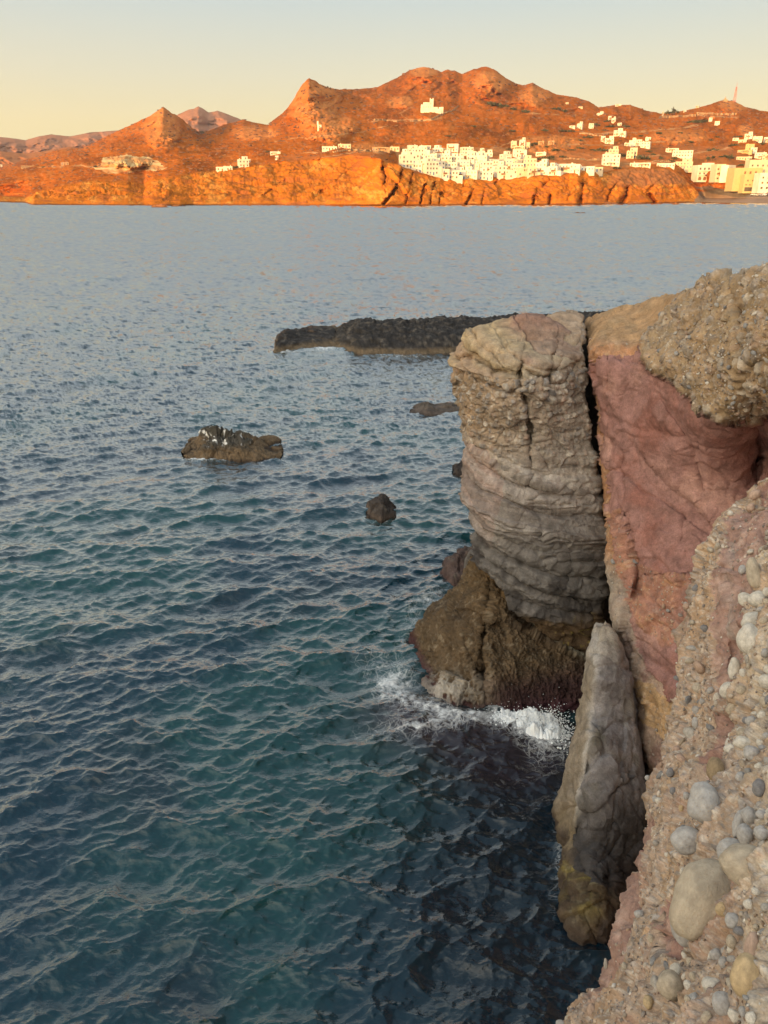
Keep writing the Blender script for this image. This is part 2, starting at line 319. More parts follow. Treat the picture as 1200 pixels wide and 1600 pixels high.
cc = mixc(cc, (0.30, 0.095, 0.03), sstep(0.1, 0.45, n3 - .6 * n1) * .8)
c = mixc(c, (.20, .066, .020), sstep(.16, .36, n6 + .45 * n1) * (1 - .7 * rock) * (1 - cl) * .85); c = mixc(c, (.42, .17, .06), sstep(.16, .3, fbm(Pxy, 22, 3, off=50) - .3 * n1) * (1 - cl) * .7)
c = c * (1 - cl[..., None]) + cc * cl[..., None]
head = cl * sstep(925, 975, PX) * (1 - sstep(286, 294, PY + 6 * n2)); c = mixc(c, (0.27, 0.115, 0.05), head * .85)
vi = inpoly(PX + 8 * n2, PY + 3 * n2, [(620, 262), (700, 276), (860, 276), (960, 264), (1010, 262), (960, 245), (800, 232), (620, 230)]); c = mixc(c, (0.40, 0.22, 0.10), vi * .5)
# shore line stain, pale quarry scar on the left, terraced fields, tracks
c = mixc(c, (0.10, 0.045, 0.025), cl * sstep(-4.0, -1.5, PY - shore_py + 2 * n2) * .8)
sc = inpoly(PX + 9 * n2, PY + 4 * n2, [(140, 262), (165, 250), (200, 244), (235, 247), (262, 262), (200, 268), (165, 271)]); c = mixc(c, (0.60, 0.42, 0.20), sc * (0.35 + .65 * sstep(-.1, .2, n3)))
for poly in ([(640, 250), (1080, 225), (1180, 240), (1160, 262), (1000, 256), (880, 262)], [(400, 246), (600, 240), (610, 252), (520, 250)], [(1050, 238), (1140, 226), (1150, 240), (1050, 246)]):
    m = inpoly(PX + 12 * n1, PY + 4 * n1, poly) * (1 - cl); c = mixc(c, (0.38, 0.135, 0.045), m * .6)
TRK = [([(580, 190), (640, 188), (672, 186), (700, 176), (715, 168)], .8), ([(585, 187), (620, 190), (650, 192), (690, 184)], .7), ([(620, 197), (560, 207), (500, 214), (430, 222)], .7), ([(880, 205), (930, 209), (1010, 207), (1090, 197)], .9), ([(1030, 184), (1090, 182), (1150, 184)], 1.3), ([(900, 250), (980, 247), (1060, 244), (1140, 232)], 1.0), ([(470, 240), (560, 236), (620, 238)], .9), ([(640, 190), (625, 178), (648, 166)], .5), ([(60, 262), (110, 262), (150, 258)], .8), ([(880, 225), (960, 228), (1040, 222)], .9), ([(500, 246), (560, 238), (610, 244)], .6), ([(820, 176), (880, 182), (900, 180)], .8), ([(900, 262), (980, 256), (1080, 256)], .8), ([(760, 236), (800, 222), (850, 214)], .6)]
for pts, w in TRK:
    d, _t = linedist(PX + .6 * jit, PY + .5 * jit, pts); c = mixc(c, (0.50, 0.27, 0.12), np.clip(1.3 - d / w, 0, 1) * .85)
# beach sand and tarmac on the right
bch = inpoly(PX + 5 * n2, PY, [(1075, 330), (1092, 300), (1120, 296), (1160, 303), (1450, 300), (1450, 335)]); c = mixc(c, (0.26, 0.20, 0.15), bch * .9)
rd = inpoly(PX, PY + 1.5 * n2, [(1085, 292), (1110, 291), (1150, 300), (1450, 302), (1450, 308), (1150, 308), (1110, 302)]); c = mixc(c, (0.15, 0.135, 0.12), rd * .85)
hp, hy, hc = hill.px, hill.py, c
g = Grid(PX[:1], PY[:1], YY[:1]); g.P = hill.P[:1]; g.wrap('top', [(0, 60, -8), (0, 300, -120), (0, 900, -400)])
hill.P = np.concatenate([g.P[:-1], hill.P]); cfull = np.concatenate([np.repeat(c[:1], 3, 0), c])
new_obj('hillside', grid_mesh('hillside', hill.P, cfull), M_FAR, kind='structure')
def ground(px, py):
    """the point of the hillside seen at this place"""
    j = int(np.clip(round((px + 220) / 1640 * (nc - 1)), 0, nc - 1)); i = int(np.argmin(np.abs(PY[:, j] - py))); return Ph[i, j]

def far_range(name, pts, Y, rough, col, colr, x0, x1, base=318, seed=0):
    n = int((x1 - x0) / 1.6); X = np.linspace(x0, x1, n); T = ip(pts, X); t = np.linspace(0, 1, 110)[:, None]
    py = T + (base - T) * t; px = np.broadcast_to(X, py.shape); q = np.stack([px / 60, py / 25, 0 * px + seed], -1)
    Yg = Y * (1 - 0.42 * t) - rough * ridged(q, 1.0, 5) * sstep(0, .12, t) - .25 * rough * fbm(q, 6, 3)
    G = Grid(px, py + 0.6 * fbm(q, 6, 3), Yg)
    G.wrap('top', [(0, 200, -60), (0, 900, -500)])
    q = np.stack([G.px / 60, G.py / 25, 0 * G.px + seed], -1)
    cl_ = mixc(np.broadcast_to(np.array(col, float), G.P.shape), colr, sstep(-.1, .3, ridged(q, 2, 4)))
    new_obj(name, grid_mesh(name, G.P, cl_), M_FAR, kind='structure')
far_range('far_mountain', [(-260, 222), (-100, 216), (0, 214), (20, 216), (40, 219), (60, 213), (80, 210), (110, 213), (140, 207), (180, 204), (200, 204), (240, 196), (262, 186), (280, 178), (295, 171), (303, 170), (310, 166), (318, 170), (326, 176), (340, 173), (352, 177), (370, 184), (400, 196), (450, 206), (520, 220)], 4600, 230, (0.22, 0.095, 0.055), (0.36, 0.16, 0.09), -260, 520, 300, 2)
far_range('middle_hill', [(-260, 246), (-60, 240), (0, 236), (40, 240), (70, 236), (90, 232), (110, 229), (140, 233), (170, 236), (260, 250)], 3300, 140, (0.26, 0.09, 0.035), (0.38, 0.14, 0.05), -260, 260, 310, 7)

# low rocks along the far shore
for i, (a, b_, y0, hgt, lab) in enumerate([(232, 262, 324, 3.2, 'lumpy orange rock pile at the foot of the far left cliff'), (262, 290, 322.5, 2.0, 'low dark rocks trailing off the far left rock pile'), (930, 975, 319, 2.4, 'long flat reddish rocks below the far headland'), (975, 1015, 319, 2.0, 'flat reddish ledge next to the beach end of the far headland'), (1052, 1066, 319.5, 2.0, 'single reddish rock in the water off the far beach'), (896, 920, 333, 1.0, 'low reddish reef breaking the water in front of the far cliffs'), (1115, 1150, 319, 1.5, 'thin line of reddish rocks along the far beach'), (196, 212, 321.5, .9, 'small dark rock off the far left shore')]):
    Yb = float(Ywater(y0)); A = unproj(a, y0, Yb); B = unproj(b_, y0, Yb); w = B[0] - A[0]
    s = np.linspace(-1, 1, 46)[None]; t = np.linspace(-1, 1, 22)[:, None]; x = (A[0] + B[0]) / 2 + s * w / 2 + 0 * t; y = Yb + 3 - t * w * .22 + 0 * s
    q = np.stack([x, y, 0 * x + i], -1); z = hgt * (np.clip(1 - s ** 2 - t ** 2, -0.3, 1)) * (0.7 + .7 * fbm(q, .16, 3)) + .8 * fbm(q, .5, 3) - .3
    P = np.stack([x, y, z], -1); o3 = ((A[0] + B[0]) / 2, Yb, 0)
    co = mixc(np.broadcast_to(np.array([.30, .12, .05]), P.shape), (.10, .05, .03), sstep(.8, 0, z))
    new_obj('shore_rock', grid_mesh('shore_rock', P, co, origin=o3), M_FAR, loc=o3, label=lab, cat='rock')

# ------------------------------------------------------------------ near cliffs
def rocky(P, a=1.0): return a * (0.10 * ridged(P, 0.9, 4) + 0.035 * fbm(P, 4.0, 4) + 0.012 * fbm(P, 16, 3) + .10 * facet(P, 1.3) + .10 * facet(P, 3.6, off=4))
def beds(P, tilt=(0.22, -0.1), f=2.4, off=0):
    b = (P[..., 2] + tilt[0] * P[..., 0] + tilt[1] * P[..., 1] + 0.16 * fbm(P, 0.8, 3, off=off)) * f
    q = np.stack([b * 0 + 3.3, b * 0 + off, b], -1); w = perlin(q); w2 = perlin(q * 3.1 + 4)
    return w, w2
def ledges(P, f, tilt=(.22, -.1), off=0):
    """curved beds: every bed has its own overhang, with a narrow notch at its foot"""
    b = (P[..., 2] + tilt[0] * P[..., 0] + tilt[1] * P[..., 1] + .26 * fbm(P, .55, 3, off=off) + .03 * fbm(P, 3, 2)) * f + .35 * perlin(np.stack([P[..., 2] * f * .6, 0 * P[..., 0], 0 * P[..., 0] + off], -1))
    i = np.floor(b).astype(int); t = b - i; a = RV[(i * 37 + off * 11) & 4095, 0]; a2 = RV[((i + 1) * 37 + off * 11) & 4095, 0]
    h = a + (a2 - a) * sstep(.80, 1, t); return h * .9 + .30 * np.sqrt(np.clip(t, 0, 1)) - .38 * np.exp(-(np.minimum(t, 1 - t) / .07) ** 2) * (.4 + RV[(i * 53) & 4095, 1]), RV[(i * 91 + 5) & 4095, 2]
def gravel(P, s, off=0.0, fill=0.62):
    """rounded stones set in the rock: relief 0..1 and an id per stone"""
    warp = P + 0.25 / s * np.stack([perlin(P * s * .7 + 3), perlin(P * s * .7 + 9), perlin(P * s * .7 + 15)], -1)
    f1, f2, i = worley(warp, s, off); r = 0.30 + 0.32 * RV[i, 3]; on = RV[i, 4] < fill
    h = np.sqrt(np.clip(1 - (f1 / r) ** 2, 0, 1)) * r / 0.6 * on; return h, i, (h > 0.05)
PAL = np.array([(.20, .20, .20), (.30, .28, .26), (.42, .37, .31), (.14, .145, .155), (.36, .25, .19), (.50, .46, .40), (.25, .19, .14), (.34, .31, .29)])
def cracks(px, py, lst, jit=None):
    d = 0
    for pts, w, dep in lst:
        dd, t = linedist(px + (jit if jit is not None else 0), py, pts); d = d + dep * np.exp(-(dd / w) ** 2) * np.clip(6 * t, 0.2, 1) * np.clip(6 * (1 - t), 0.2, 1)
    return d

# ---- the free standing block on the left of the crack
def round_edge(d, w, R): u = np.clip((w - d) / w, 0, 1); return R * (1 - np.sqrt(np.clip(1 - u * u, 0, 1)))
def build_column():
    nr, nc = 470, 250
    S = coons([(716, 545), (726, 527), (742, 514), (772, 505), (800, 501), (850, 497), (880, 495), (902, 499), (911, 512)],
              [(911, 512), (911, 560), (914, 620), (921, 680), (929, 740), (934, 800), (936, 860), (937, 930), (933, 985), (925, 1020)],
              [(745, 880), (765, 890), (790, 915), (815, 950), (845, 985), (890, 1010), (925, 1020)],
              [(716, 545), (710, 565), (709, 600), (720, 650), (729, 690), (737, 740), (746, 800), (751, 850), (745, 880)], nr, nc)
    px, py = S[..., 0], S[..., 1]
    C = [(710, 600, 13.9), (720, 530, 14.2), (735, 700, 13.7), (750, 860, 13.3), (800, 505, 14.3), (800, 560, 13.0), (880, 500, 14.6), (880, 560, 13.1), (915, 520, 14.2), (915, 620, 13.2), (830, 650, 12.85), (780, 640, 12.95), (830, 800, 12.8), (780, 800, 12.9), (935, 760, 13.0), (940, 900, 12.7), (860, 900, 12.55), (800, 900, 12.85), (860, 975, 12.75), (925, 1010, 12.8)]
    Y = rbf(C, px, py)
    dl = px - px[:, :1]; dr = px[:, -1:] - px; dt = (py - py[:1])
    Y = Y + round_edge(dl, 30, 0.55) + round_edge(dr, 4, 0.12) + round_edge(dt, 7, .3)
    # stepped ledges of sandstone near the top (bulging, parted by two joints)
    q0 = np.stack([px / 60, py / 60, 0 * px], -1); jit = 7 * fbm(q0, 1.5, 4)
    led = [([(712, 560), (740, 556), (775, 580), (812, 582)], 5, .20), ([(712, 580), (745, 590), (790, 612), (812, 606)], 4, .14), ([(815, 575), (850, 590), (868, 580), (878, 560)], 5, .16), ([(735, 530), (770, 552), (815, 560)], 4, .10), ([(820, 540), (816, 570), (812, 600), (826, 650), (830, 720), (833, 770), (830, 830)], 3.0, .30), ([(878, 520), (862, 560), (858, 600), (850, 625)], 3.5, .16), ([(905, 560), (880, 600), (860, 600)], 3, .10), ([(729, 688), (760, 705), (800, 740), (832, 762), (900, 760)], 3.5, .13), ([(740, 730), (790, 760), (828, 775)], 2.5, .08), ([(886, 845), (890, 880), (884, 910)], 4, .35), ([(848, 830), (870, 870), (885, 880), (935, 900)], 4, .12), ([(780, 830), (820, 855), (880, 890), (940, 930)], 4, .12), ([(775, 870), (850, 920), (900, 935)], 3, .10), ([(922, 870), (920, 940), (925, 1000)], 3, .25), ([(835, 690), (860, 740), (930, 790)], 3, .07)]
    Y = Y + cracks(px, py, led, jit)
    G = Grid(px, py, Y)
    G.wrap('left', [(.06, .12, -.03), (.12, .35, -.08), (.2, .6, -.14), (.3, .8, -.2)] + [(.35, .9, -.25)] * 5)
    G.wrap('right', [(-.02, .15, -.03), (-.02, .3, -.06), (-.02, .5, -.1), (0, .8, -.16), (0, 1.2, -.24), (0, 1.5, -.3)])
    G.wrap('top', [(0, .15, -.025), (0, .2, -.035), (0, .3, -.055), (0, .4, -.08), (0, .5, -.1), (0, .6, -.13), (0, .8, -.2), (0, 1.0, -.3), (0, 1.3, -.5)])
    G.wrap('bottom', [(0, .12, -.05), (0, .35, -.05), (0, .5, -.1), (0, .8, -.6), (0, .5, -1.2), (0, .3, -1.5)])
    P0 = G.P.copy(); z = P0[..., 2]; px, py = G.px, G.py
    lg, lid = ledges(P0, 2.6); lg2, lid2 = ledges(P0, 7.0, off=5); ltop, lidt = ledges(P0, 4.2, (.35, -.1), 9); w, w2 = beds(P0); w3 = beds(P0, (.3, -.1), 6.5, 11)[0]; low = sstep(5.2, 3.8, z)
    gz = (1 - low) * sstep(7.2, 6.2, z + 0.35 * fbm(P0, .9, 3)); 
    gh, gi, gm = gravel(P0, 9.0, fill=.55); gh2, gi2, gm2 = gravel(P0, 19.0, 5.0, fill=.6)
    lump = inpoly(px + 6 * fbm(P0, 2, 2), py, [(715, 520), (740, 505), (905, 495), (905, 560), (868, 585), (812, 592), (770, 590), (712, 572)])
    gz = gz * (1 - .8 * lump)
    G.push(0.13 * (w * 1.1) * (0.35 + low) + 0.05 * w2 * (.5 + lump) + .07 * lump * beds(P0, (.15, 0), 5, 7)[0] + .045 * w3 * low + low * (.12 * lg + .04 * lg2) + lump * .11 * ltop + rocky(P0 * [1, 1, 1.6], 0.70 - .42 * low - .3 * lump * (1 - low)) + .04 * facet(P0 * [.7, .7, 2.2], 1.6, off=9) + gz * (0.045 * gh + 0.018 * gh2) + .05 * ridged(P0, 3, 3) * low)
    P = G.P; nA = fbm(P0, 0.8, 4, off=2); nB = fbm(P0, 3.2, 4, off=4)
    c = np.broadcast_to(np.array([.38, .26, .16]), P.shape).copy()
    c = mixc(c, (.30, .17, .125), lump * sstep(-.05, .25, w + .3 * nB))
    c = mixc(c, (.40, .30, .17), lump * sstep(.0, .3, -w))
    c = mixc(c, (.27, .145, .105), lump * (lidt > .6) * .7); c = mixc(c, (.43, .33, .20), lump * (lidt < .3) * .5); c = mixc(c, (.25, .17, .10), gz * sstep(-.2, .3, nA) * .8)
    gr = sstep(700, 880, px + 60 * nA) * sstep(7.4, 5.5, z + .7 * nA); c = mixc(c, (.30, .265, .225), gr * .85)
    c = mixc(c, (.335, .30, .265), low * .85); c = mixc(c, (.40, .37, .34), low * sstep(.05, .35, w + .35 * nB) * .7)
    c = mixc(c, (.20, .17, .15), low * sstep(.05, .3, -w + .3 * nB) * .7)
    pk = inpoly(px + 8 * nB, py, [(728, 685), (770, 705), (790, 760), (776, 830), (768, 920), (740, 900), (750, 850)]); c = mixc(c, (.36, .22, .18), pk * .55)
    c = mixc(c, (.15, .13, .115), low * sstep(.12, .3, w3 + .3 * nB) * .65); c = mixc(c, (.44, .40, .36), low * sstep(.15, .35, -w3 + .3 * nA) * .5)
    c = mixc(c, (.19, .16, .13), low * (lid > .62) * .5); c = mixc(c, (.44, .39, .33), low * (lid2 > .7) * .35); c = mixc(c, (.22, .19, .17), low * (lid2 < .25) * .4)
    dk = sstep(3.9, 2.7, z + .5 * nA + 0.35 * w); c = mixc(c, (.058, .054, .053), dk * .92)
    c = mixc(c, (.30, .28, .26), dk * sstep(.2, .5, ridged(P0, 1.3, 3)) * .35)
    yl = sstep(1.75, 1.45, z + .25 * nB) * sstep(790, 830, px); c = mixc(c, (.10, .065, .035), yl * .9); c = mixc(c, (.30, .24, .07), yl * sstep(.22, .4, fbm(P0, 9, 3)) * sstep(840, 900, px) * .7)
    col = PAL[gi % 8] * (0.7 + .6 * RV[gi, 1])[..., None]; c = mixc(c, col, gz * gm * .62); col2 = PAL[gi2 % 8] * 1.1; c = mixc(c, col2, gz * gm2 * .45)
    c = c * (1 + 0.22 * nB + .15 * fbm(P0, 11, 2))[..., None]
    root = bpy.data.objects.new('sea_stack', None); COL.objects.link(root); root.location = (2.4, 14, 0)
    tag(root, 'tall pale brown layered rock block split from the main cliff by a deep black crack', 'rock')
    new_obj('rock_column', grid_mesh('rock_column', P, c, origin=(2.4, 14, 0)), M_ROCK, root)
    return root, P
STACK, PCOL = build_column()

def build_foot():
    nr, nc = 330, 330
    S = coons([(742, 872), (765, 880), (800, 905), (840, 940), (880, 965), (915, 985)], [(915, 985), (922, 1020), (915, 1060), (905, 1100), (900, 1140), (895, 1170)],
              [(632, 1120), (690, 1155), (770, 1180), (895, 1190)], [(742, 872), (722, 912), (700, 935), (678, 952), (660, 975), (648, 1000), (638, 1030), (636, 1060), (636, 1085), (632, 1120)], nr, nc)
    px, py = S[..., 0], S[..., 1]
    C = [(745, 875, 13.9), (700, 935, 14.0), (650, 1000, 13.9), (638, 1060, 13.35), (640, 1110, 12.9), (700, 1000, 13.1), (700, 1080, 12.5), (760, 950, 13.0), (760, 1050, 12.2), (752, 1100, 12.0), (800, 960, 13.2), (850, 1000, 12.9), (830, 1060, 12.2), (900, 1060, 12.3), (900, 1150, 11.6), (780, 1150, 11.8), (700, 1140, 12.1), (915, 990, 13.2), (860, 1110, 11.9)]
    Y = rbf(C, px, py); Y = Y + round_edge(px - px[:, :1], 36, .8)
    q0 = np.stack([px / 60, py / 60, 0 * px], -1); jit = 5 * fbm(q0, 1.5, 4)
    Y = Y + cracks(px, py, [([(765, 900), (762, 950), (752, 1010), (756, 1060), (757, 1100)], 3.5, .28), ([(752, 1042), (757, 1060)], 6, 1.3), ([(726, 960), (728, 1000), (740, 1040)], 4, .1), ([(790, 965), (825, 985), (870, 1010), (912, 1030)], 5, -.10)], jit)
    hump = np.exp(-(((px - 700) / 46) ** 2 + ((py - 1085) / 26) ** 2)); Y = Y - .25 * hump
    G = Grid(px, py, Y)
    G.wrap('left', [(.15, .2, 0), (.3, .5, 0), (.5, .8, 0), (.8, 1.2, 0), (1, 1.5, -.2)]); G.wrap('right', [(0, .3, 0), (.2, .8, 0), (.2, 1, 0)])
    G.wrap('top', [(0, .3, .02), (0, .6, 0), (.1, 1.0, -.1), (0, 1.5, -.5), (0, 1.5, -2)]); G.wrap('bottom', [(0, .1, -.5), (0, 0, -1.5)])
    P0 = G.P.copy(); z = P0[..., 2]; px, py = G.px, G.py
    st = P0 * np.array([1, 1, .38]); G.push(.09 * ridged(st, 2.2, 4) + .05 * ridged(st, 7, 3) + .05 * fbm(P0, 1.5, 3) + .02 * fbm(P0, 22, 2) + .12 * facet(P0 * [1, 1, .6], 1.2) + .035 * ridged(P0 * [1, 1, .25], 13, 3) + .03 * ridged(P0, 5, 3))
    nA = fbm(P0, .9, 4, off=2); nB = fbm(st, 5, 3, off=4)
    c = np.broadcast_to(np.array([.098, .068, .040]), P0.shape).copy()
    c = mixc(c, (.060, .044, .030), sstep(0, .3, nA)); c = mixc(c, (.21, .17, .12), sstep(.15, .45, fbm(P0 * [1, 1, .3], 12, 3)) * .7)
    c = mixc(c, (.125, .080, .038), sstep(1.3, 1.9, z + .3 * nA) * .5)
    c = mixc(c, (.10, .085, .08), sstep(2.2, 2.6, z + .3 * nB) * .9)
    low = sstep(.75, .3, z + .2 * nA) * sstep(740, 790, px); c = mixc(c, (.040, .020, .022), low * .9)
    low2 = sstep(.25, .05, z + .1 * nB); c = mixc(c, (.055, .022, .028), low2 * .85)
    d, _t = linedist(px + jit[0, 0], py + 3 * nB, [(800, 945), (838, 985), (870, 1003), (915, 1030)]); c = mixc(c, (.34, .32, .25), np.exp(-(d / 3.0) ** 2) * .7)
    d, _t = linedist(px, py + 3 * nB, [(790, 930), (830, 965), (870, 990), (920, 1012)]); c = mixc(c, (.26, .15, .04), np.exp(-(d / 7) ** 2) * .6)
    c = mixc(c, (.42, .40, .36), np.clip(hump_at(px, py), 0, 1) * sstep(.15, .5, ridged(P0, 5, 3)) * .7)
    c = c * (1 + .3 * nB + .25 * fbm(P0, 14, 2))[..., None]
    new_obj('rock_foot', grid_mesh('rock_foot', G.P, c, origin=(2.4, 14, 0)), M_DARK, STACK, label='brown weed stained foot of the block, washed by the waves')
    return G.P
def hump_at(px, py): return np.exp(-(((px - 700) / 46) ** 2 + ((py - 1080) / 24) ** 2))
build_foot()

# ---- main cliff
def build_cliff():
    nr, nc = 640, 300
    S = coons([(921, 520), (924, 505), (940, 493), (980, 485), (1030, 479), (1060, 472), (1088, 466), (1094, 452), (1110, 445), (1130, 447), (1143, 458), (1152, 452), (1165, 453), (1185, 448), (1210, 443), (1260, 430), (1400, 410)],
              [(1400, 380), (1400, 1490)], [(1000, 1490), (1400, 1490)],
              [(921, 520), (931, 560), (938, 640), (945, 700), (951, 760), (955, 830), (956, 900), (958, 950), (970, 1000), (988, 1050), (1000, 1100), (1005, 1160), (1012, 1220), (1018, 1290), (1015, 1400), (1000, 1490)], nr, nc)
    px, py = S[..., 0], S[..., 1]
    C = [(925, 540, 13.4), (940, 700, 12.7), (950, 900, 11.5), (960, 970, 10.8), (990, 1080, 9.95), (1005, 1220, 9.25), (1015, 1400, 8.6), (1000, 600, 12.1), (1000, 800, 11.3), (1045, 560, 11.4), (1100, 690, 10.6), (1050, 900, 10.1), (1050, 1080, 9.2), (1130, 600, 9.9), (1130, 650, 9.9), (1130, 690, 10.3), (1190, 700, 10.5), (1160, 550, 9.5), (1180, 440, 10.0), (1100, 470, 11.6), (1020, 490, 13.6), (960, 495, 14.4), (925, 505, 15.0), (950, 545, 12.8), (1250, 600, 8.7), (1400, 600, 7), (1400, 1000, 6.5), (1200, 1000, 8.5), (1400, 400, 8), (1060, 650, 10.9), (1010, 545, 12.3)]
    Y = rbf(C, px, py); Y = Y + round_edge(px - px[:, :1], 16, .6) + round_edge(py - py[:1], 8, .35)
    q0 = np.stack([px / 60, py / 60, 0 * px], -1); jit = 6 * fbm(q0, 1.3, 4)
    # overhanging conglomerate on the right, hollow below it
    ov = inpoly(px + jit, py + .6 * jit, CONG); ov = blur(ov.astype(float), 3); Y = Y - .24 * ov
    Y = Y + .55 * np.exp(-(((px - 1188) / 26) ** 2 + ((py - 710) / 50) ** 2))
    Y = Y + cracks(px, py, [([(1030, 510), (1070, 520), (1100, 500), (1150, 505)], 4, .10), ([(1093, 440), (1096, 480), (1085, 540)], 4, .14), ([(1148, 440), (1156, 480), (1160, 520)], 5, .25), ([(1150, 560), (1250, 575)], 4, .1), ([(1158, 470), (1163, 540), (1170, 600), (1176, 660), (1185, 760)], 4.5, .30), ([(955, 560), (952, 620), (962, 700), (956, 760)], 3, .12), ([(1010, 690), (1065, 740), (1090, 790), (1100, 830), (1120, 860)], 3, -.0), ([(980, 700), (975, 730), (982, 790), (975, 820)], 3, .15), ([(985, 800), (995, 850), (996, 900), (990, 940)], 4, .3), ([(970, 770), (980, 830), (990, 900)], 3, .12), ([(1112, 1020), (1090, 1090)], 3, .2), ([(1030, 600), (1060, 650), (1090, 700), (1105, 790)], 8, .10), ([(1065, 780), (1070, 810), (1068, 850)], 3, .08)], jit)
    Y = Y + .12 * sstep(-8, 8, (py - 690) + 4 * jit - (px - 1000) * 1.1) * sstep(980, 1010, px) * (py < 900)
    G = Grid(px, py, Y)
    G.wrap('left', [(.02, .15, -.03), (.03, .3, -.06), (.03, .5, -.1), (.05, .8, -.16), (.05, 1.2, -.24), (.05, 1.5, -.3), (.05, 2, -.4)])
    G.wrap('top', [(0, .12, -.02), (0, .2, -.04), (0, .3, -.07), (0, .4, -.1), (0, .6, -.16), (0, .9, -.3), (0, 1.2, -.5), (0, 1.5, -.9), (0, 2, -2)]); G.wrap('bottom', [(0, 0, -1), (0, 0, -2)])
    P0 = G.P.copy(); z = P0[..., 2]; px, py = G.px, G.py
    nA = fbm(P0, .8, 4, off=2); nB = fbm(P0, 3.2, 4, off=4); n5 = fbm(P0, 13, 3)
    qx = px + 9 * nB + 4 * n5; qy = py + 9 * fbm(P0, 3.2, 3, off=30) + 4 * n5
    cong = inpoly(qx, qy, CONG).astype(float); mar = inpoly(qx, qy, MAROON).astype(float) * (1 - cong); org = inpoly(qx, qy, ORANGE) * mar
    soil = sstep(548, 530, py + 20 * nB) * (1 - cong); low = (1 - mar) * sstep(860, 930, py + 30 * nA); strip = (1 - mar) * (1 - low) * (1 - cong) * (1 - soil)
    gh, gi, gm = gravel(P0, 7.5, fill=.6); gh2, gi2, gm2 = gravel(P0, 17.0, 5.0, fill=.7); gm = gm & (gh > .2)
    rough = np.clip(cong + .5 * org + .5 * low + .6 * strip + .3 * soil, 0, 1); rb = blur(rough, 2)
    G.push(rocky(P0, .45 + .8 * rb) + .07 * ridged(P0, .7, 3) + rb * (.02 * gh2) + blur(cong, 1) * (.042 * gh) + mar * (.08 * ledges(P0, 1.1, (.9, .3), 3)[0] + .05 * facet(P0, 1.1, off=12) + .012 * ridged(P0, 7, 3)) + .04 * fbm(P0 * [1, 1, .4], 5, 3) * low - .035 * blur(mar, 3))
    c = np.broadcast_to(np.array([.33, .235, .14]), P0.shape).copy()
    c = mixc(c, (.40, .25, .135), soil * .9); c = mixc(c, (.28, .20, .12), soil * sstep(0, .3, nB) * .6); c = mixc(c, (.42, .22, .12), strip * .9); c = mixc(c, (.46, .33, .2), strip * sstep(0, .3, nB) * .6)
    m = np.broadcast_to(np.array([.305, .165, .142]), P0.shape); m = mixc(m, (.39, .225, .185), sstep(0, .35, nA)); m = mixc(m, (.27, .125, .10), sstep(.05, .4, -nA + .4 * nB)); m = mixc(m, (.34, .22, .20), sstep(.25, .6, nB) * .4)
    c = c * (1 - mar[..., None]) + m * mar[..., None]
    c = mixc(c, (.35, .175, .12), org * (.6 + .4 * sstep(-.3, .3, nB))); c = mixc(c, (.42, .25, .14), org * sstep(.2, .45, n5 + nB) * .5)
    lw = mixc(np.broadcast_to(np.array([.40, .285, .21]), P0.shape), (.30, .19, .15), sstep(-.1, .3, fbm(P0 * [1, 1, .35], 4, 3))); lw = mixc(lw, (.30, .28, .24), sstep(1015, 950, px + 30 * nB) * .7); lw = mixc(lw, (.46, .30, .15), inpoly(qx, qy, [(1010, 1060), (1060, 1100), (1050, 1160), (1012, 1130)]) * .8)
    c = c * (1 - low[..., None]) + lw * low[..., None]
    c = mixc(c, (.05, .045, .045), sstep(.7, .2, z) * .9)
    col = PAL[gi % 8] * (0.75 + .6 * RV[gi, 1])[..., None]; col2 = PAL[gi2 % 8] * 1.15
    c = mixc(c, (.37, .255, .155), cong * sstep(-.2, .3, nB) * .75); c = mixc(c, col, cong * gm * .45); c = mixc(c, col2, np.clip(.7 * cong + .35 * org + .5 * low + .3 * strip, 0, 1) * gm2 * .5)
    c = c * (1 + .14 * nB + .10 * n5)[..., None]
    new_obj('cliff', grid_mesh('cliff', G.P, c, origin=(6, 10, 0)), M_ROCK, loc=(6, 10, 0), kind='structure')
    return P0, G.P, px, py, cong, low, org, strip
CONG = [(1012, 548), (1015, 520), (1045, 500), (1060, 470), (1090, 440), (1200, 400), (1420, 360), (1420, 640), (1200, 640), (1185, 650), (1150, 655), (1125, 650), (1105, 635), (1080, 615), (1050, 590), (1030, 580)]
MAROON = [(938, 566), (952, 558), (990, 556), (1012, 545), (1420, 640), (1420, 720), (1190, 770), (1190, 1100), (1050, 1098), (1040, 1072), (1018, 1052), (1002, 1020), (992, 985), (985, 950), (976, 900), (966, 850), (960, 800), (955, 740), (948, 700), (944, 650), (934, 600)]
ORANGE = [(950, 800), (975, 800), (988, 850), (1000, 880), (1040, 900), (1075, 900), (1110, 920), (1070, 1000), (1040, 1010), (1010, 990), (985, 950)]
CP0, CPP, cpx, cpy, cmask, clow, corg, cstrip = build_cliff()

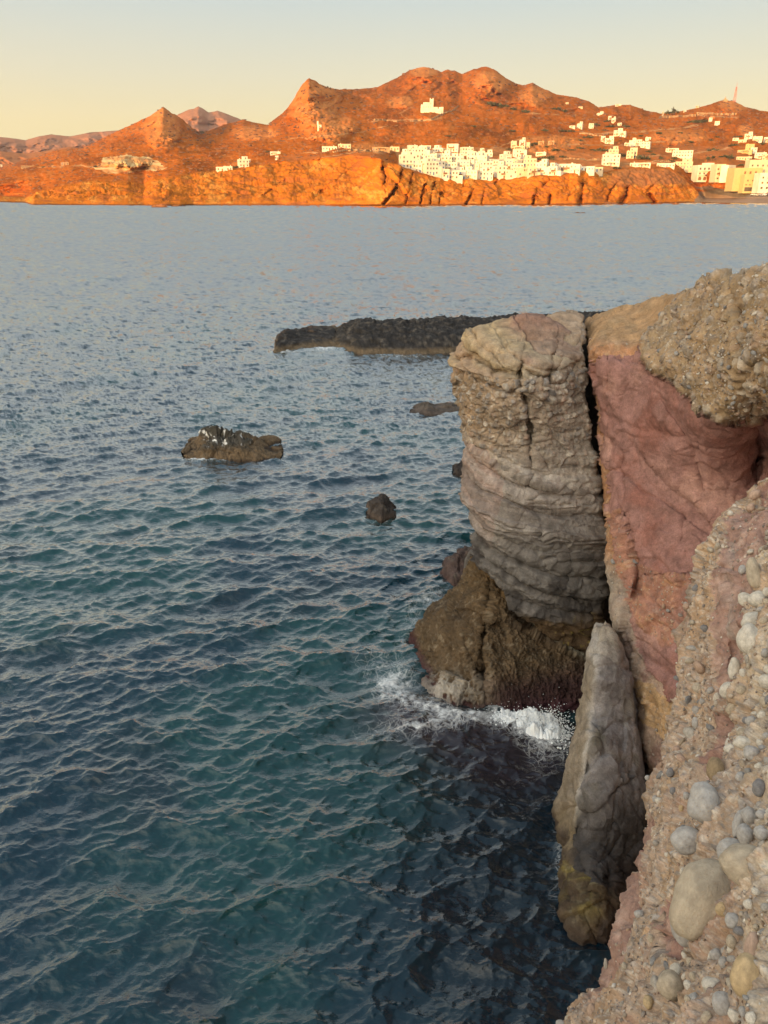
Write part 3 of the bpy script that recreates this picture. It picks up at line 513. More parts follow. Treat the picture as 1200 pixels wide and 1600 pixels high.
# ---- added back sheet of the crack, its shade put into a dark colour, and the land behind the block
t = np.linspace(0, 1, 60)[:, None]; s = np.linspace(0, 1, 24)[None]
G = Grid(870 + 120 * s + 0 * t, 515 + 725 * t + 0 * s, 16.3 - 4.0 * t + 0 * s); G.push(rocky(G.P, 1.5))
new_obj('crack_shade_back', grid_mesh('crack_shade_back', G.P, np.broadcast_to(np.array([.12, .10, .085]), G.P.shape), origin=(6, 16, 0)), M_ROCK, loc=(6, 16, 0), kind='structure')
x = np.linspace(2.9, 60, 150)[None]; y = np.linspace(14.5, 52, 130)[:, None]; X = x + 0 * y; Yb = y + 0 * x
q = np.stack([X, Yb, 0 * X], -1); edge = 5.1 + (Yb - 14) * .55 + 1.8 * fbm(q, .25, 3)
Z = 8.72 - .158 * Yb + .22 * fbm(q, .5, 4) * sstep(14, 20, Yb) + .08 * ridged(q, 1.5, 3); Z = lerp(-2.5, Z, sstep(-1.0, 1.0, (X - edge))); Z = Z - 6 * sstep(44, 52, Yb)
c = mixc(np.broadcast_to(np.array([.30, .19, .12]), q.shape), (.12, .10, .085), sstep(2.4, 1, Z)); c = mixc(c, (.20, .15, .10), sstep(0, .3, fbm(q, 1, 4)))
new_obj('headland', grid_mesh('headland', np.stack([X, Yb, Z], -1)[::-1], c[::-1], origin=(20, 25, 0)), M_ROCK, loc=(20, 25, 0), kind='structure')

# ---- grey leaning slab
def build_slab():
    nr, nc = 430, 130
    S = coons([(938, 985), (941, 974), (946, 969), (951, 975), (956, 984)], [(956, 984), (968, 1010), (978, 1040), (988, 1075), (998, 1110), (1001, 1150), (1005, 1190), (1012, 1230), (1014, 1280), (1011, 1340), (1004, 1390), (990, 1425), (970, 1455), (960, 1500)],
              [(886, 1510), (925, 1520), (960, 1500)], [(938, 985), (928, 1015), (918, 1050), (909, 1095), (897, 1150), (888, 1200), (879, 1255), (873, 1310), (873, 1370), (879, 1420), (886, 1455), (886, 1510)], nr, nc)
    px, py = S[..., 0], S[..., 1]
    C = [(946, 970, 10.3), (935, 1060, 9.4), (928, 1150, 8.85), (915, 1250, 8.45), (905, 1350, 8.0), (925, 1430, 7.26), (925, 1500, 7.12), (985, 1100, 9.5), (995, 1200, 8.9), (1005, 1300, 8.45), (1000, 1380, 8.2), (960, 1440, 7.3), (905, 1120, 9.7), (884, 1250, 9.1), (876, 1350, 8.5), (884, 1445, 7.3), (960, 1250, 8.35), (960, 1340, 8.05), (960, 1150, 9.0), (950, 1400, 7.5), (950, 1500, 7.2)]
    Y = rbf(C, px, py) + round_edge(px[:, -1:] - px, 14, .4) + round_edge(px - px[:, :1], 14, .4)
    q0 = np.stack([px / 60, py / 60, 0 * px], -1); jit = 4 * fbm(q0, 1.6, 4)
    Y = Y + cracks(px, py, [([(928, 1345), (940, 1320), (948, 1295), (960, 1282), (968, 1300), (955, 1330), (935, 1352)], 2.2, .10), ([(910, 1290), (905, 1320), (915, 1350), (925, 1400)], 4, .16), ([(950, 1240), (965, 1225), (985, 1215)], 3, .06), ([(945, 1360), (948, 1390)], 6, .22), ([(965, 1355), (970, 1390)], 7, .22), ([(903, 1140), (896, 1200), (905, 1260)], 3.5, .14), ([(920, 1180), (915, 1230), (925, 1290)], 3, .08), ([(1000, 1300), (975, 1340), (960, 1380)], 2.5, .08)], jit)
    G = Grid(px, py, Y); G.wrap('left', [(.05, .12, -.08), (.12, .25, -.2), (.2, .4, -.4), (.3, .5, -.6)]); G.wrap('right', [(.0, .12, -.1), (.0, .2, -.25), (0, .3, -.5)]); G.wrap('top', [(0, .06, -.08), (0, .1, -.2), (0, .2, -.5)])
    P0 = G.P.copy(); z = P0[..., 2]; px, py = G.px, G.py
    nA = fbm(P0, .9, 4, off=2); nB = fbm(P0 * [1, 1, .5], 3.6, 4, off=4); n5 = fbm(P0, 14, 3)
    G.push(rocky(P0, .40) + .04 * ridged(P0 * [1, 1, .5], 2.5, 3) + .12 * facet(P0 * [1, 1, .45], 1.6, off=2) + .10 * ridged(P0, 2, 3) * sstep(.9, .2, z))
    lf = sstep(4, -4, px - (938 - (py - 985) * .10) + 6 * nB) 
    c = np.broadcast_to(np.array([.215, .20, .20]), P0.shape).copy(); c = mixc(c, (.38, .365, .37), sstep(-.1, .3, nA) * sstep(1230, 1150, py)); c = mixc(c, (.21, .19, .165), sstep(.1, .4, nB) * .6)
    c = mixc(c, (.26, .21, .14), sstep(1060, 990, py + 20 * nB) * .7)
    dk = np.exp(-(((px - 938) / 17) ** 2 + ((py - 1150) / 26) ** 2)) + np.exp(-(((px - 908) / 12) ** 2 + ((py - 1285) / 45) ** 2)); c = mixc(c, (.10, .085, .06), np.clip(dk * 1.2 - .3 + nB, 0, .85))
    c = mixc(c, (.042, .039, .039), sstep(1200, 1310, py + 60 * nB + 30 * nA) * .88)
    c = mixc(c, (.25, .19, .11), lf * .55 * sstep(1000, 1060, py)); c = mixc(c, (.45, .43, .41), np.exp(-(((px - (935 - (py - 1000) * .10)) + 6 * nB) / 4) ** 2) * .5 * sstep(1300, 1250, py))  # the pale line paints the lit ridge edge into the colour
    alg = inpoly(px + 9 * nB, py + 8 * n5, [(868, 1270), (880, 1290), (893, 1340), (912, 1375), (940, 1400), (950, 1425), (930, 1440), (925, 1520), (860, 1520)]); c = mixc(c, (.125, .092, .05), alg * .9); c = mixc(c, (.33, .27, .07), alg * sstep(-.05, .25, fbm(P0 * [1, 1, .35], 5, 3, off=9)) * sstep(1450, 1400, py) * .7); c = mixc(c, (.30, .27, .17), alg * sstep(.1, .4, n5) * .4)
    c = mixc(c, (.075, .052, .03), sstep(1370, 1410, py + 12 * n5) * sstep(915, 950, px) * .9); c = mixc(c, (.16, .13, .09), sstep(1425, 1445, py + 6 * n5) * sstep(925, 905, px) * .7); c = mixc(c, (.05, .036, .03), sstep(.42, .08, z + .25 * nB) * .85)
    c = c * (1 + .16 * nB + .12 * n5)[..., None]
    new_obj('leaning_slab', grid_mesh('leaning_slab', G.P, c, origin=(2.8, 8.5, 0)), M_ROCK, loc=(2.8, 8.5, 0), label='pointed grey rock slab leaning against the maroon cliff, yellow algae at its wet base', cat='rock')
build_slab()

# ---- the slope under the photographer
BANDS = [[(1190, 765), (1182, 790), (1150, 815), (1138, 850), (1125, 900), (1122, 1000), (1127, 1060), (1140, 1100), (1155, 1085), (1160, 1050), (1185, 1010), (1170, 960), (1180, 900), (1200, 860), (1420, 800), (1420, 700)],
         [(1120, 1110), (1150, 1130), (1150, 1180), (1128, 1260), (1118, 1250), (1105, 1200), (1128, 1160)],
         [(1020, 1260), (1032, 1290), (1022, 1340), (1010, 1400), (995, 1450), (985, 1500), (975, 1550), (955, 1560), (930, 1570), (950, 1520), (975, 1420), (1000, 1360)],
         [(1060, 1420), (1100, 1390), (1090, 1450), (1070, 1510), (1050, 1500), (1048, 1450)]]
def build_slope():
    nr, nc = 760, 330
    S = coons([(1183, 774), (1192, 765), (1205, 760), (1300, 725), (1520, 660)], [(1520, 660), (1520, 1760)], [(800, 1730), (1520, 1760)],
              [(1183, 774), (1174, 790), (1152, 808), (1135, 830), (1116, 850), (1106, 870), (1097, 893), (1090, 920), (1088, 945), (1079, 970), (1072, 1000), (1070, 1050), (1065, 1090), (1061, 1130), (1056, 1170), (1048, 1198), (1032, 1220), (1020, 1250), (1013, 1290), (1010, 1330), (1000, 1372), (984, 1410), (970, 1450), (958, 1500), (942, 1545), (915, 1580), (885, 1608), (850, 1650), (800, 1730)], nr, nc)
    px, py = S[..., 0], S[..., 1]
    C = [(1190, 768, 5.7), (1110, 868, 5.45), (1078, 1000, 5.15), (1060, 1110, 4.8), (1014, 1290, 4.15), (1000, 1375, 3.75), (950, 1530, 3.2), (895, 1600, 3.05), (1200, 900, 4.6), (1200, 1050, 3.8), (1130, 950, 4.85), (1120, 1150, 4.1), (1190, 1150, 3.3), (1080, 1250, 3.55), (1140, 1280, 2.75), (1190, 1350, 2.25), (1090, 1400, 2.7), (1060, 1500, 2.45), (1000, 1480, 2.95), (1140, 1500, 2.0), (1200, 1550, 1.6), (1050, 1590, 2.1), (960, 1600, 2.6), (1520, 760, 4.2), (1520, 1200, 2.2), (1520, 1740, 1.1), (880, 1700, 2.5), (1150, 1700, 1.5)]
    Y = rbf(C, px, py); Y = Y + round_edge(px - px[:, :1], 12, .18)
    q0 = np.stack([px / 60, py / 60, 0 * px], -1); jit = 6 * fbm(q0, 1.5, 4)
    Y = Y + cracks(px, py, [([(1150, 850), (1148, 900), (1142, 1000), (1145, 1080)], 5, .07), ([(1125, 1110), (1120, 1180), (1110, 1250)], 4, .05), ([(1050, 1420), (1045, 1500), (1060, 1560)], 4, .05), ([(1100, 1390), (1090, 1440), (1075, 1500)], 3, .05), ([(1175, 1120), (1165, 1200)], 5, .05)], jit)
    G = Grid(px, py, Y)
    G.wrap('left', [(.04, .04, -.06), (.08, .08, -.14), (.12, .14, -.25), (.2, .25, -.5), (.3, .4, -.8), (.5, .5, -1.2), (.5, .6, -1.6), (.5, .6, -2.2), (.3, .3, -2)])
    G.wrap('top', [(.02, .05, -.03), (.08, .12, -.15), (.2, .3, -.5), (.5, .5, -1.2), (.5, .5, -1.6), (.5, .5, -2)]); G.wrap('bottom', [(0, -.2, .05), (0, -.6, .1), (0, -1.2, .2), (0, -3, .6)])
    P0 = G.P.copy(); z = P0[..., 2]; px, py = G.px, G.py
    nA = fbm(P0, 1.6, 4, off=2); nB = fbm(P0, 7, 4, off=4); n5 = fbm(P0, 32, 3)
    qx = px + 10 * nB + 5 * n5; qy = py + 10 * fbm(P0, 7, 3, off=30)
    mar = np.zeros(px.shape)
    for b in BANDS: mar = np.maximum(mar, inpoly(qx, qy, b).astype(float))
    gh, gi, gm = gravel(P0, 26, fill=.75); gh2, gi2, gm2 = gravel(P0, 62, 5.0, fill=.8); mb = blur(mar, 3)
    big_ = facet(P0, 2.2, .5) * .10 + facet(P0, 6.0, .5, off=7) * .06; sandy = sstep(.05, .3, fbm(P0, 2.3, 3, off=90)); G.push(big_ + .10 * ridged(P0, 1.6, 4) + .05 * fbm(P0, 5, 4) + .010 * fbm(P0, 25, 3) + (1 - mb) * (1 - .75 * sandy) * (.013 * gh + .004 * gh2 + .006 * ridged(P0, 11, 3)) - .028 * mb)
    c = np.broadcast_to(np.array([.42, .31, .23]), P0.shape).copy()
    c = mixc(c, (.46, .31, .185), sstep(0, .35, nA) * .7); c = mixc(c, (.33, .205, .15), sstep(.05, .35, -nA + .4 * nB) * .8)
    rt = sstep(1165, 1200, px + 20 * nB); c = mixc(c, (.52, .44, .33), rt * .6)
    m = mixc(np.broadcast_to(np.array([.33, .205, .165]), P0.shape), (.40, .275, .225), sstep(-.1, .35, nB)); m = mixc(m, (.27, .13, .10), sstep(0, .4, nA) * .6); m = mixc(m, (.36, .33, .29), np.exp(-((px - 1146 + 6 * nB) / 5.0) ** 2) * (py < 1000) * (py > 850) * .5)
    c = c * (1 - mar[..., None]) + m * mar[..., None]
    col = PAL[gi % 8] * (0.9 + .6 * RV[gi, 1])[..., None]; col2 = PAL[gi2 % 8] * 1.35
    c = mixc(c, (.40, .27, .17), (1 - mar) * sandy * .7); c = mixc(c, (.26, .18, .125), (1 - mar) * sstep(.1, .4, -nB) * .5); gm = gm & (sandy < .5); c = mixc(c, col, (1 - mar) * (gm & (gh > .25)) * .62 * sstep(-.5, .1, nA)); c = mixc(c, col2, (1 - .8 * mar) * gm2 * .42)
    c = c * (1 + .13 * nB + .12 * n5)[..., None]
    new_obj('slope', grid_mesh('slope', G.P, c, origin=(2, 3, 5)), M_CLOSE, loc=(2, 3, 5), kind='structure')
    nn = normals(blur(P0, 4)); return P0, G.P, px, py, mar, nn
SP0, SPP, spx, spy, smar, snn = build_slope()

# ---- headland behind the photographer (keeps the low sun off the water and the near cliffs)
x = np.linspace(-70, 110, 90)[None]; y = np.linspace(-95, -2.5, 70)[:, None]; X = x + 0 * y; Yb = y + 0 * x; q = np.stack([X, Yb, 0 * X], -1)
Z = 7.3 + 10.5 * sstep(-6, -42, Yb) + 1.4 * fbm(q, .08, 4) + .3 * fbm(q, .5, 3); shore_x = -2 - 55 * sstep(-4, -30, Yb); Z = lerp(-3, Z, sstep(-6, 4, X - shore_x)) ; Z = Z - 9 * sstep(-70, -95, Yb)
Z = np.where(Yb > -7, np.minimum(Z, 7.2 + .1 * fbm(q, .5, 3)), Z)
new_obj('hilltop', grid_mesh('hilltop', np.stack([X, Yb, Z], -1)[::-1], np.broadcast_to(np.array([.30, .22, .14]), q.shape), origin=(0, -40, 0)), M_ROCK, loc=(0, -40, 0), kind='structure')
x = np.linspace(7, 90, 40)[None]; y = np.linspace(-6, 14, 50)[:, None]; X = x + 0 * y; Yb = y + 0 * x; q = np.stack([X, Yb, 0 * X], -1)
Z = 6.9 + .04 * (X - 7) + .3 * fbm(q, .3, 3) - 3 * sstep(10, 7, X)
new_obj('plateau', grid_mesh('plateau', np.stack([X, Yb, Z], -1)[::-1], np.broadcast_to(np.array([.33, .24, .15]), q.shape), origin=(30, 5, 0)), M_ROCK, loc=(30, 5, 0), kind='structure')

# ---- low rocks in the water
def water_rock(name, prof, ybase, depth, mat, label, loc_n=(160, 70), rough=.25, fk=1.0, colfn=None, kind=None, group=None, tops=None):
    """prof: outline of the top against the sea, as (px, py); ybase: py of its waterline"""
    ns, ntt = loc_n; p = np.array(prof, float); xs = np.linspace(p[0, 0], p[-1, 0], ns); top = np.interp(xs, p[:, 0], p[:, 1])
    yb = np.interp(xs, [q_[0] for q_ in ybase], [q_[1] for q_ in ybase]); Yf = Ywater(yb)
    A = unproj(xs, yb, Yf); dep = depth * np.sqrt(np.clip(1 - np.linspace(-1, 1, ns) ** 8, 0.02, 1))
    Ym = Yf + dep * .45; H = unproj(xs, top, Ym)[:, 2]; H = np.maximum(H, 0.02)
    s = np.linspace(0, 1, ntt)[:, None]; y = Yf[None] - .25 + s * (dep[None] + .5)
    prf = np.interp(s, [0, .05, .16, .45, .7, .93, 1], [-1.0, -.12, .62, 1, .85, .1, -1.0])
    z = np.where(prf > 0, prf * H[None], prf * .8); x = np.broadcast_to(A[None, :, 0] * (y / Yf[None]) ** .75, y.shape)
    P = np.stack([x, y, z], -1)[::-1]; n = normals(P); sc = rough
    d = sc * (1.3 * fk * facet(P, .8 / sc ** .5) + .8 * fk * facet(P, 2.6 / sc ** .5, off=3) + .45 * ridged(P, .55 / sc ** .5, 4) + .35 * fbm(P, 1.6 / sc ** .5, 4) + .22 * ridged(P, 4 / sc ** .5, 4)) * np.clip(.35 + P[..., 2:3][..., 0] / H.max(), .3, 1)
    P = P + n * d[..., None]; c = colfn(P, n); o3 = (float(x.mean()), float(y.mean()), 0)
    return new_obj(name, grid_mesh(name, P, c, origin=o3), mat, loc=o3, label=label, cat='rock', kind=kind)
def darkcol(a=(.060, .052, .046), b=(.16, .115, .07), zt=.5, wh=None):
    def f(P, n):
        z = P[..., 2]; N = fbm(P, 2.5, 4); c = np.broadcast_to(np.array(a, float), P.shape).copy(); c = mixc(c, (.11, .095, .08), sstep(0, .35, N) * .7)
        c = mixc(c, b, sstep(zt, zt * .45, z + .2 * zt * N) * .9); c = mixc(c, (.03, .022, .018), sstep(.06, 0., z) * .8)
        if wh: c = mixc(c, (.75, .74, .70), sstep(.24, .32, fbm(P, 5.0, 3, off=wh)) * sstep(.34, .5, z))
        return c * (1 + .35 * fbm(P, 9, 3))[..., None]
    return f
water_rock('rock_promontory', [(428, 549), (434, 530), (440, 523), (446, 519), (462, 521), (490, 518), (518, 519), (524, 523), (534, 516), (548, 509), (560, 506), (600, 508), (650, 506), (690, 503), (745, 504), (830, 500), (930, 495), (1040, 492)], [(428, 552), (520, 545), (560, 556), (640, 557), (740, 553), (900, 552), (1040, 552)], 9.0, M_DARK, 'long low blackish rock promontory reaching out into the sea behind the cliff block', (420, 130), .45, .45, darkcol((.034, .031, .030), (.13, .095, .06), .42))
water_rock('rock_islet', [(286, 714), (300, 706), (312, 695), (322, 684), (338, 679), (350, 681), (365, 686), (386, 691), (400, 696), (420, 702), (436, 709), (442, 713)], [(288, 715), (340, 718), (400, 719), (440, 713)], 2.6, M_DARK, 'low dark islet rock streaked with white bird droppings, alone in open water', (220, 90), .42, .8, darkcol((.055, .05, .04), (.14, .095, .055), .5, wh=3))
water_rock('water_rock', [(572, 800), (578, 791), (588, 785), (597, 781), (604, 786), (612, 793), (619, 802)], [(572, 803), (595, 812), (619, 804)], .8, M_DARK, 'small pointed dark rock standing alone between the islet and the cliff block', (90, 50), .20, 1., darkcol((.06, .05, .045), (.10, .075, .06), .2))
water_rock('water_rock', [(707, 736), (714, 728), (724, 722), (733, 725), (739, 736)], [(707, 738), (722, 742), (739, 739)], .8, M_DARK, 'small smooth black rock close to the upper left side of the cliff block', (80, 46), .12, 1., darkcol((.035, .03, .03), (.05, .04, .035), .2))
water_rock('water_rock', [(640, 643), (655, 635), (668, 632), (680, 637), (700, 634), (740, 632), (800, 632)], [(640, 645), (680, 648), (740, 646), (800, 646)], 1.6, M_DARK, 'flat brown rock barely above the water, touching the outline of the cliff block', (140, 50), .14, 1., darkcol((.10, .08, .065), (.09, .07, .06), .2))
water_rock('water_rock', [(690, 905), (697, 890), (706, 878), (718, 872), (732, 868), (745, 860), (760, 860)], [(690, 912), (710, 920), (760, 920)], 1.5, M_DARK, 'rough reddish brown rock tucked against the left foot of the cliff block', (110, 60), .22, 1., darkcol((.085, .06, .055), (.09, .055, .05), .2))

# ------------------------------------------------------------------ stones set in the rock
def ico(sub):
    bm = bmesh.new(); bmesh.ops.create_icosphere(bm, subdivisions=sub, radius=1.0); bm.verts.ensure_lookup_table()
    V = np.array([v.co[:] for v in bm.verts]); F = np.array([[v.index for v in f.verts] for f in bm.faces]); bm.free(); return V, F
ICO = {s_: ico(s_) for s_ in (1, 2, 3, 4)}
def stone_shape(V, seed, rough=.16, flat=.0):
    n = perlin(V * .9 + seed * 7.7)[:, None]; W = V * (1 + rough * 1.6 * n + rough * .5 * perlin(V * 2.3 + seed)[:, None])
    r2 = np.random.default_rng(seed)
    for _ in range(4 if flat else 0):      # worn facets
        d = r2.normal(size=3); d /= np.linalg.norm(d); h = W @ d; W = W - np.clip(h - .80, 0, 9)[:, None] * d * flat
    return W
def rock_mat_obj(name, pal, rough=.75):
    m = bpy.data.materials.new(name); m.use_nodes = True; t = m.node_tree; b = t.nodes['Principled BSDF']; N = t.nodes.new; L = t.links.new
    oi = N('ShaderNodeObjectInfo'); rp = N('ShaderNodeValToRGB'); rp.color_ramp.interpolation = 'CONSTANT'; e = rp.color_ramp.elements
    while len(e) < len(pal): e.new(.5)
    for i, (el, c) in enumerate(zip(e, pal)): el.position = i / len(pal); el.color = (*c, 1)
    L(oi.outputs['Random'], rp.inputs[0]); co = N('ShaderNodeTexCoord'); ns = N('ShaderNodeTexNoise'); ns.inputs['Scale'].default_value = 2.2; ns.inputs['Detail'].default_value = 8; ns.inputs['Roughness'].default_value = .65
    ad = N('ShaderNodeVectorMath'); L(co.outputs['Object'], ad.inputs[0]); L(oi.outputs['Random'], ad.inputs[1]); L(ad.outputs[0], ns.inputs[0])
    mr = N('ShaderNodeMapRange'); mr.inputs[1].default_value = .3; mr.inputs[2].default_value = .7; mr.inputs[3].default_value = .68; mr.inputs[4].default_value = 1.3; L(ns.outputs[0], mr.inputs[0])
    vs = N('ShaderNodeVectorMath'); vs.operation = 'SCALE'; L(rp.outputs[0], vs.inputs[0]); L(mr.outputs[0], vs.inputs['Scale']); 
    n2 = N('ShaderNodeTexNoise'); n2.inputs['Scale'].default_value = 14; n2.inputs['Detail'].default_value = 6; L(ad.outputs[0], n2.inputs[0]); 
    mr3 = N('ShaderNodeMapRange'); mr3.inputs[1].default_value = .56; mr3.inputs[2].default_value = .68; mr3.inputs[3].default_value = 0; mr3.inputs[4].default_value = .65; L(n2.outputs[0], mr3.inputs[0])
    mm = N('ShaderNodeMix'); mm.data_type = 'RGBA'; L(mr3.outputs[0], mm.inputs['Factor']); L(vs.outputs[0], mm.inputs['A']); mm.inputs['B'].default_value = (.42, .32, .22, 1)
    L(mm.outputs['Result'], b.inputs['Base Color']); b.inputs['Roughness'].default_value = rough; b.inputs['Specular IOR Level'].default_value = .25
    bp = N('ShaderNodeBump'); bp.inputs['Strength'].default_value = .3; bp.inputs['Distance'].default_value = .03; L(n2.outputs[0], bp.inputs['Height']); L(bp.outputs[0], b.inputs['Normal']); return m
M_STONE = rock_mat_obj('stone', [(.36, .34, .32), (.27, .265, .26), (.44, .38, .30), (.20, .20, .205), (.40, .28, .21), (.54, .48, .40), (.33, .26, .19), (.38, .35, .31)])
M_COBBLE = {k_: rock_mat_obj('cobble_' + k_, [c_]) for k_, c_ in dict(grey=(.40, .385, .37), tan=(.42, .355, .27), pale=(.58, .54, .47), dark=(.20, .20, .21), brown=(.27, .20, .12), ochre=(.48, .36, .21), salmon=(.44, .31, .24)).items()}
SLOPE = bpy.data.objects['slope']; SLO = np.array(SLOPE.location); CLIFF = bpy.data.objects['cliff']; CLO = np.array(CLIFF.location)
PROTO = [mesh_np('stone', stone_shape(ICO[2][0], i, .22, .45 if i % 3 else 1.0), ICO[2][1]) for i in range(9)]
for m_ in PROTO: m_.materials.append(M_STONE)
_nr, _nc = spx.shape; V0 = slice(6, _nr - 4); H0 = slice(9, _nc)
flat_px = spx[V0, H0].ravel(); flat_py = spy[V0, H0].ravel(); flat_P = SPP[V0, H0].reshape(-1, 3); flat_n = snn[V0, H0].reshape(-1, 3); flat_m = smar[V0, H0].ravel()
def at_slope(px, py):
    i = int(np.argmin((flat_px - px) ** 2 + (flat_py - py) ** 2)); return flat_P[i], flat_n[i]
# the large cobbles one can name in the photo: x, y, width, height (source pixels), turn, colour
BIG = [(1138, 1278, 52, 62, 0, 'grey'), (1171, 1276, 25, 27, 0, 'grey'), (1157, 1290, 18, 42, 12, 'grey'), (1174, 1311, 26, 32, -20, 'grey'), (1118, 1328, 46, 42, 0, 'grey'), (1150, 1334, 42, 42, 0, 'grey'), (1198, 1371, 84, 66, 0, 'tan'), (1128, 1424, 84, 134, 20, 'tan'), (1098, 1462, 46, 60, 0, 'grey'), (1158, 1437, 20, 20, 0, 'ochre'), (1176, 1459, 24, 24, 0, 'grey'), (1178, 1469, 20, 14, 0, 'dark'),
       (1121, 1493, 20, 20, 20, 'grey'), (1131, 1484, 18, 16, 0, 'grey'), (1113, 1500, 10, 26, 10, 'pale'), (1135, 1507, 16, 18, 0, 'grey'), (1158, 1492, 14, 16, 0, 'pale'), (1168, 1488, 16, 22, 0, 'tan'), (1068, 1556, 40, 42, 10, 'tan'), (1126, 1548, 34, 26, 0, 'pale'), (1195, 1545, 46, 66, 0, 'ochre'), (1095, 1580, 22, 34, 15, 'grey'), (1150, 1580, 30, 34, 0, 'grey'), (1070, 1530, 26, 30, 0, 'pale'), (1195, 1500, 26, 56, 0, 'salmon'), (1030, 1580, 16, 20, 0, 'ochre'),
       (1149, 1229, 26, 40, 0, 'brown'), (1174, 1231, 17, 20, 0, 'grey'), (1198, 1240, 22, 28, 0, 'dark'), (1127, 1212, 14, 12, 0, 'pale'), (1165, 1052, 17, 36, 8, 'pale'), (1160, 1086, 24, 28, 10, 'pale'), (1186, 976, 40, 34, 0, 'pale'), (1196, 1010, 36, 50, 0, 'pale'), (1192, 942, 26, 26, 0, 'pale'), (1180, 1002, 26, 20, 0, 'tan'), (1150, 1150, 20, 15, 0, 'pale'), (1188, 1180, 26, 20, 0, 'pale'), (1198, 1196, 22, 26, 0, 'grey'), (1167, 1195, 22, 18, 0, 'pale'), (1146, 1166, 12, 20, 0, 'pale'), (1193, 1138, 20, 18, 0, 'grey'), (1190, 905, 22, 50, -10, 'tan'), (1186, 780, 16, 22, 40, 'salmon'),
       (1175, 795, 14, 14, 0, 'salmon'), (1154, 815, 9, 9, 0, 'pale'), (1097, 921, 17, 10, -35, 'dark'), (1092, 937, 13, 14, 0, 'grey'), (1104, 983, 14, 11, 20, 'dark'), (1085, 1013, 19, 9, 0, 'grey'), (1071, 1062, 15, 10, 0, 'dark'), (1070, 1073, 12, 10, 0, 'grey'), (1068, 1083, 10, 11, 0, 'dark'), (1094, 1096, 18, 9, 0, 'dark'), (1094, 1132, 13, 20, 0, 'grey'), (1076, 1194, 18, 11, 35, 'salmon'), (1068, 1178, 12, 9, 0, 'salmon'), (1061, 1215, 13, 16, 0, 'dark'), (1062, 1245, 12, 13, 0, 'dark'), (1072, 1247, 11, 12, 0, 'dark'), (1083, 1249, 12, 12, 0, 'grey'), (1047, 1259, 13, 11, 0, 'pale'), (1034, 1253, 10, 14, 0, 'grey'),
       (1072, 1267, 9, 12, 0, 'ochre'), (1068, 1312, 8, 8, 0, 'pale'), (1091, 1373, 9, 14, 0, 'pale'), (1073, 1348, 10, 8, 0, 'pale'), (1086, 1346, 11, 8, 0, 'grey'), (1016, 1442, 16, 12, 0, 'grey'), (1020, 1325, 8, 10, 0, 'grey'), (1014, 1540, 16, 12, 0, 'grey'), (1037, 1484, 12, 14, 0, 'tan'), (1183, 1135, 12, 12, 0, 'dark'), (1131, 1110, 10, 8, 0, 'dark'), (1119, 1330, 10, 8, 0, 'salmon'), (1030, 1225, 9, 9, 0, 'grey')]
from mathutils import Matrix
def put_stone(P, n, rx, ry, turn, depth, mesh, parent, off, sink, rb=None):
    d = (P - CAM); d /= np.linalg.norm(d); up = np.array([0, SP, CP]); r = np.cross(d, up); r /= np.linalg.norm(r); u = np.cross(r, d)
    a = math.radians(turn); ax = r * math.cos(a) - u * math.sin(a); ay = u * math.cos(a) + r * math.sin(a); az = np.cross(ax, ay)
    o = bpy.data.objects.new('cobble', mesh); COL.objects.link(o); o.parent = parent
    C = P + n * depth * (1 - sink) * .9 - off
    M = np.eye(4); M[:3, 0] = ax * rx; M[:3, 1] = ay * ry; M[:3, 2] = az * depth; M[:3, 3] = C; o.matrix_local = Matrix(M.tolist()); return o
taken = []
for i, (x, y, w, h, tn, cn) in enumerate(BIG):
    P, n = at_slope(x, y); dep = (P - CAM) @ np.array([0, CP, -SP]); s_ = dep / 1200
    if w * h > 380:
        V = stone_shape(ICO[4][0], 100 + i, .12, .3)
        if (x, y) in ((1118, 1328), (1098, 1462), (1157, 1290)):   # cracked stones
            e = np.abs(V @ np.array([.9, .35, .1]) - .15); V = V * (1 - .10 * np.exp(-(e / .03) ** 2))[:, None]
        me = mesh_np('cobble', V, ICO[4][1]); me.materials.append(M_COBBLE[cn])
    else:
        me = mesh_np('cobble', stone_shape(ICO[2][0], 100 + i, .15, .6), ICO[2][1]); me.materials.append(M_COBBLE[cn])
    rx, ry = w / 2 * s_, h / 2 * s_
    put_stone(P, n, rx, ry, tn, min(rx, ry) * .95, me, SLOPE, SLO, .50)
    taken.append((x, y, max(w, h) / 2))
def frames(n, k, r):
    """random frames whose short axis leans along n"""
    a = n + r.normal(size=(k, 3)) * .45; a /= np.linalg.norm(a, axis=1)[:, None]; b = np.cross(a, r.normal(size=(k, 3))); b /= np.linalg.norm(b, axis=1)[:, None]; return b, np.cross(a, b), a
